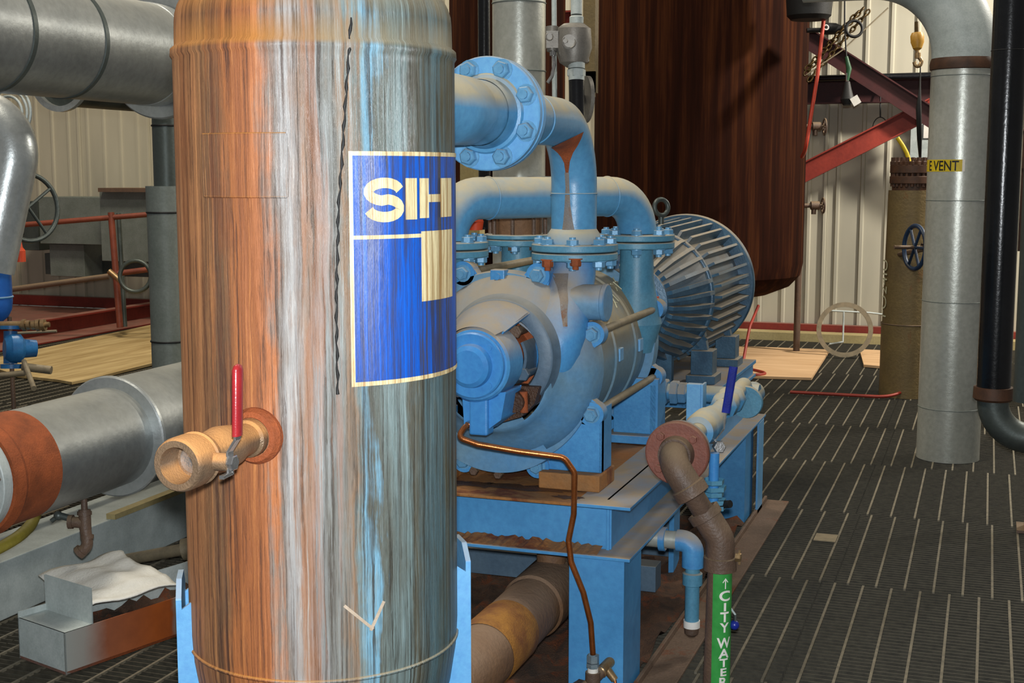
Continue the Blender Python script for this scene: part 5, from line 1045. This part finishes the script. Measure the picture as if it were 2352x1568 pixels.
mb = MB(); k_ = s_+d*L_*.55+V(.03, 0, -.035); mb.sweep(fillet([k_, k_+V(.004, -.005, -.02), k_+V(.03, -.01, -.08)], .01, 4), .005, 8); obj('outlet_tube', mb, M['copper'], t)
# ============================================================ CITY WATER LINE
CY_ = 3.62; A_ = aY(1550, 1045, CY_-.03); fR = .091
t = thing('city_water_pipe', 'dark brown threaded pipe with a green water label rising to a red-brown round flange', 'pipe', aY(1640, 1568, CY_))
obj('flange', MB().disc(A_+YA*.02, YA, .026, fR, 52, .004), M['red_iron'], t, 'red-brown round flange')
for k in range(4): an = math.pi/2*k+.75; p = A_+YA*.02+V(math.cos(an), 0, math.sin(an))*fR*.72; obj('flange_bolt', MB().bolt(p, -YA, .012, .011, .005), M['red_iron'], t)
e0 = A_-YA*.035; b1_ = aY(1548, 1068, CY_-.045); b2_ = aY(1655, 1237, CY_-.035); b3_ = aY(1650, 1320, CY_-.03); b4_ = b3_+V(-.012, 0, -.62)
dd = (b2_-b1_).normalized()
obj('upper_elbow', MB().cyl(A_+YA*.02, A_-YA*.01, .052, .047, seg=32).sweep(fillet([A_+YA*.0, e0-YA*.02, e0-YA*.02+dd*.12], .05, 10), .041, 32).lathe([(.085, .041), (.088, .049), (.118, .049), (.121, .041)], e0-YA*.02, dd, 32), M['brown_iron'], t)
s0_ = e0-YA*.02+dd*.11; obj('slanting_pipe', MB().cyl(s0_, b2_-dd*.055, .0305, seg=28), M['brown_iron'], t)
obj('lower_elbow', MB().sweep(fillet([b2_-dd*.085, b2_, b2_-ZA*.075], .07, 10), .040, 32).lathe([(-.095, .040), (-.093, .047), (-.068, .047), (-.066, .04)], b2_, dd, 32).lathe([(.05, .040), (.052, .046), (.088, .046), (.092, .036)], b2_, -ZA, 32), M['brown_iron'], t)
pr_ = .0345; top_ = b2_-ZA*.08; lowp = V(b2_.x-.008, b2_.y, 0.0)
obj('riser', MB().cyl(lowp, top_, pr_, seg=36), M['brown_iron'], t)
px_, py_ = b2_.x-.003, b2_.y
th, zt_ = cyl_hit(px_, py_, pr_, 1655, 1300); thm = math.atan2(OC.y-py_, OC.x-px_)+.52
ga = obj('green_label', wrap(px_, py_, pr_+.0028, thm, 0, *patch(-pr_*1.02, pr_*1.02, .0, zt_, 14), 1), M['green'], t, 'green label reading CITY WATER upward arrow')
def letter(s, yt, yb, width=.9, zoff=0):
    _, za = cyl_hit(px_, py_, pr_, 1650, yt); _, zb3 = cyl_hit(px_, py_, pr_, 1650, yb); v_, f_ = text_geo(s, 1.0, .025); mx = max(p[0] for p in v_); mn = min(p[0] for p in v_); my = max(p[1] for p in v_); ny = min(p[1] for p in v_)
    h_ = za-zb3; w_ = h_*width; v_ = [((x-(mx+mn)/2)/(mx-mn)*w_, (y-ny)/(my-ny)*h_) for x, y in v_]; obj('letter', wrap(px_, py_, pr_+.0038, thm, zb3, v_, f_, .006), M['white'], ga)
for s, a, b, w_ in (('C', 1356, 1380, 1.15), ('I', 1384, 1403, .3), ('T', 1405, 1428, .95), ('Y', 1430, 1452, 1.05), ('W', 1464, 1488, 1.45), ('A', 1489, 1511, 1.2), ('T', 1512, 1531, 1.1), ('E', 1534, 1552, .85), ('R', 1555, 1576, .95)): letter(s, a, b, w_)
_, za = cyl_hit(px_, py_, pr_, 1650, 1327); _, zb4 = cyl_hit(px_, py_, pr_, 1650, 1352); h_ = za-zb4
v_ = [(-.0016, 0), (.0016, 0), (.0016, h_*.9), (-.0016, h_*.9), (0, h_), (-.009, h_*.62), (-.007, h_*.56), (0, h_*.86), (.007, h_*.56), (.009, h_*.62)]
obj('arrow', wrap(px_, py_, pr_+.0038, thm, zb4, v_, [(0, 1, 2, 3), (4, 5, 6, 7), (4, 7, 8, 9)], .006), M['white'], ga)
mb = MB(); p = b2_+V(.045, -.01, -.045); mb.hexn(p, XA, .015, .013); mb.bb(p+V(.008, -.003, -.02), p+V(.014, .003, .02)); obj('test_screw', mb, M['brass'], t, 'small brass screw')
p = aD(1688, 1410, 3.72); mb = MB(); bar(mb, [V(b2_.x, b2_.y+.02, p.z+.05), p+V(-.0, 0, .0), p+V(.0, 0, -.03)], .02, .005, FW); o = single('blue_tip_lever', mb, M['duct_dark'], 'small grey lever with blue tip poking out right of the green label', 'lever', p); o2 = obj('blue_tip', MB().ball(p+V(.0, -.004, -.03), .014, 12), M['navy'], o)
# ============================================================ BLUE SERVICE PIPING BESIDE THE PUMP
t = serv = thing('service_piping', 'dusty blue service water piping with unions behind the red-brown flange', 'pipe', (A_.x, 4.1, ZT))
B0 = A_+YA*.046; B1 = aY(1690, 928, 4.55)
Q = lambda x, y, yy: aY(x, y, yy)
Rb = .036
obj('run_pipe', MB().cyl(B0, V(B0.x, 4.7, B0.z+.03), Rb*.8, seg=28), M['blue_pipe'], t)
obj('flange', MB().disc(B0+YA*.002, YA, .022, fR*.97, 48), M['blue_dirty'], t)
mb = MB(); mb.lathe([(3.90, Rb*.8), (3.905, Rb*1.3), (3.95, Rb*1.45), (4.05, Rb*1.45), (4.08, Rb*1.2), (4.14, Rb*1.2), (4.15, Rb*.8)], (B0.x, 0, B0.z+.008), YA, 30); obj('valve_body', mb, M['blue_pipe'], t)
mb = MB(); mb.lathe([(4.30, Rb*.8), (4.31, Rb*1.25), (4.36, Rb*1.3), (4.37, Rb*1.1), (4.42, Rb*1.1), (4.43, Rb*1.35), (4.47, Rb*1.35), (4.48, Rb*.8)], (B0.x, 0, B0.z+.02), YA, 8); obj('union', mb, M['blue_pipe'], t)
hp = V(B0.x+.045, 3.98, B0.z+.0); l0 = Q(1642, 1010, 3.96); l1 = Q(1662, 985, 3.96); l2 = Q(1667, 948, 3.96); l3 = Q(1685, 842, 3.96)
vt2 = t; mb = MB(); bar(mb, [l0, l1, l2], .016, .004, FW); mb.cyl(l0-RT*.0, l0-RT*.06, .012, seg=12); mb.hexn(Q(1650, 1025, 3.95), -FW, .03, .02); obj('lever', mb, M['chrome'], t)
mb = MB(); dl = l3-l2; pr = []; bar(mb, [l2, l3], .016, .026, FW); obj('grip', mb, M['navy'], t, 'dark blue vinyl grip', bev=.007)
# cross run with unions (along X)
zc_ = aY(1600, 905, 4.75); 
mb = MB(); xa = aY(1495, 893, 4.72).x; xb = aY(1722, 905, 4.72).x; z_ = aY(1600, 903, 4.72).z
mb.cyl((xa, 4.72, z_), (xb, 4.72, z_), .030, seg=24); obj('cross_pipe', mb, M['blue_pipe'], t)
mb = MB(); xu = aY(1530, 900, 4.72).x
for dx, r_ in ((-.05, .038), (-.02, .05), (.02, .045), (.05, .04)): mb.hexn((xu+dx, 4.72, z_), XA, .028, r_)
obj('union', mb, M['blue_dirty'], t)
xt = aY(1722, 908, 4.72).x; mb = MB(); mb.cyl((xt-.03, 4.72, z_), (xt+.035, 4.72, z_), .045, seg=26); mb.cyl((xt, 4.60, z_), (xt, 4.80, z_), .042, seg=26); obj('tee', mb, M['blue_pipe'], t)
mb = MB(); mb.lathe([(0, 0), (0, .055), (.012, .058), (.02, .05)], (xt+.01, 4.585, z_), YA, 28); obj('end_ring', mb, M['blue_teal'], t)
mb = MB(); p = aY(1598, 925, 4.35); mb.bb((p.x-.028, 4.33, ZT-.0), (p.x+.02, 4.36, aY(1598, 880, 4.35).z)); mb.bb((p.x+.02, 4.33, ZT), (p.x+.028, 4.39, aY(1598, 880, 4.35).z)); obj('support_strip', mb, M['blue_bright'], t, bev=.002)
# dropper with strainer below the valve
xd = aY(1640, 1075, 3.9).x; mb = MB(); z1_ = aY(1645, 1040, 3.9).z; z2_ = aY(1640, 1165, 3.9).z
mb.cyl((xd, 3.9, z1_), (xd, 3.9, z2_), .0155, seg=20); obj('dropper', mb, M['blue_clean'], t)
mb = MB()
for y in (1100, 1115, 1128, 1145, 1158): z = aY(1640, y, 3.9).z; mb.hexn((xd, 3.9, z), -ZA, .016, .033 if y in (1100, 1128) else .04)
obj('strainer_nut', mb, M['blue_teal'], t)
obj('drain_stub', MB().cyl((xd+.02, 3.9, z2_+.01), (xd+.055, 3.88, z2_+.02), .012, seg=10), M['black_rubber'], t)
# low drain with white cap
t = thing('low_drain_pipe', 'grey pipe and blue elbow dropper with a white end near the floor', 'pipe', aY(1600, 1440, 3.95))
zq = aY(1520, 1237, 3.98).z; xe = aY(1592, 1240, 3.98).x; xs = aY(1440, 1237, 3.98).x
obj('horizontal_pipe', MB().cyl((xs-.3, 3.98, zq), (xe-.03, 3.98, zq), .028, seg=22), M['stainless'], t, 'dusty grey pipe')
zw = aY(1598, 1432, 3.98).z
mb = MB(); mb.sweep(fillet([V(xe-.05, 3.98, zq), V(xe, 3.98, zq), V(xe, 3.98, zq-.08)], .035, 8), .034, 24); mb.lathe([(.03, .034), (.032, .038), (.05, .038)], (xe-.055, 3.98, zq), -XA, 24); obj('elbow', mb, M['blue'], t)
mb = MB(); mb.cyl((xe, 3.98, zq-.07), (xe, 3.98, zw+.01), .0225, seg=22); mb.lathe([(0, .022), (.004, .031), (.04, .031), (.044, .024)], (xe, 3.98, aY(1598, 1345, 3.98).z), ZA, 24); obj('dropper', mb, M['blue_teal'], t)
obj('white_end', MB().cyl((xe, 3.98, zw-.012), (xe, 3.98, zw+.01), .026, seg=22), M['white'], t, 'white taped end')
obj('cap', MB().lathe([(0, .024), (-.02, .022), (-.03, .012), (-.03, 0)], (xe, 3.98, zw-.012), ZA, 20), M['brown_iron'], t)
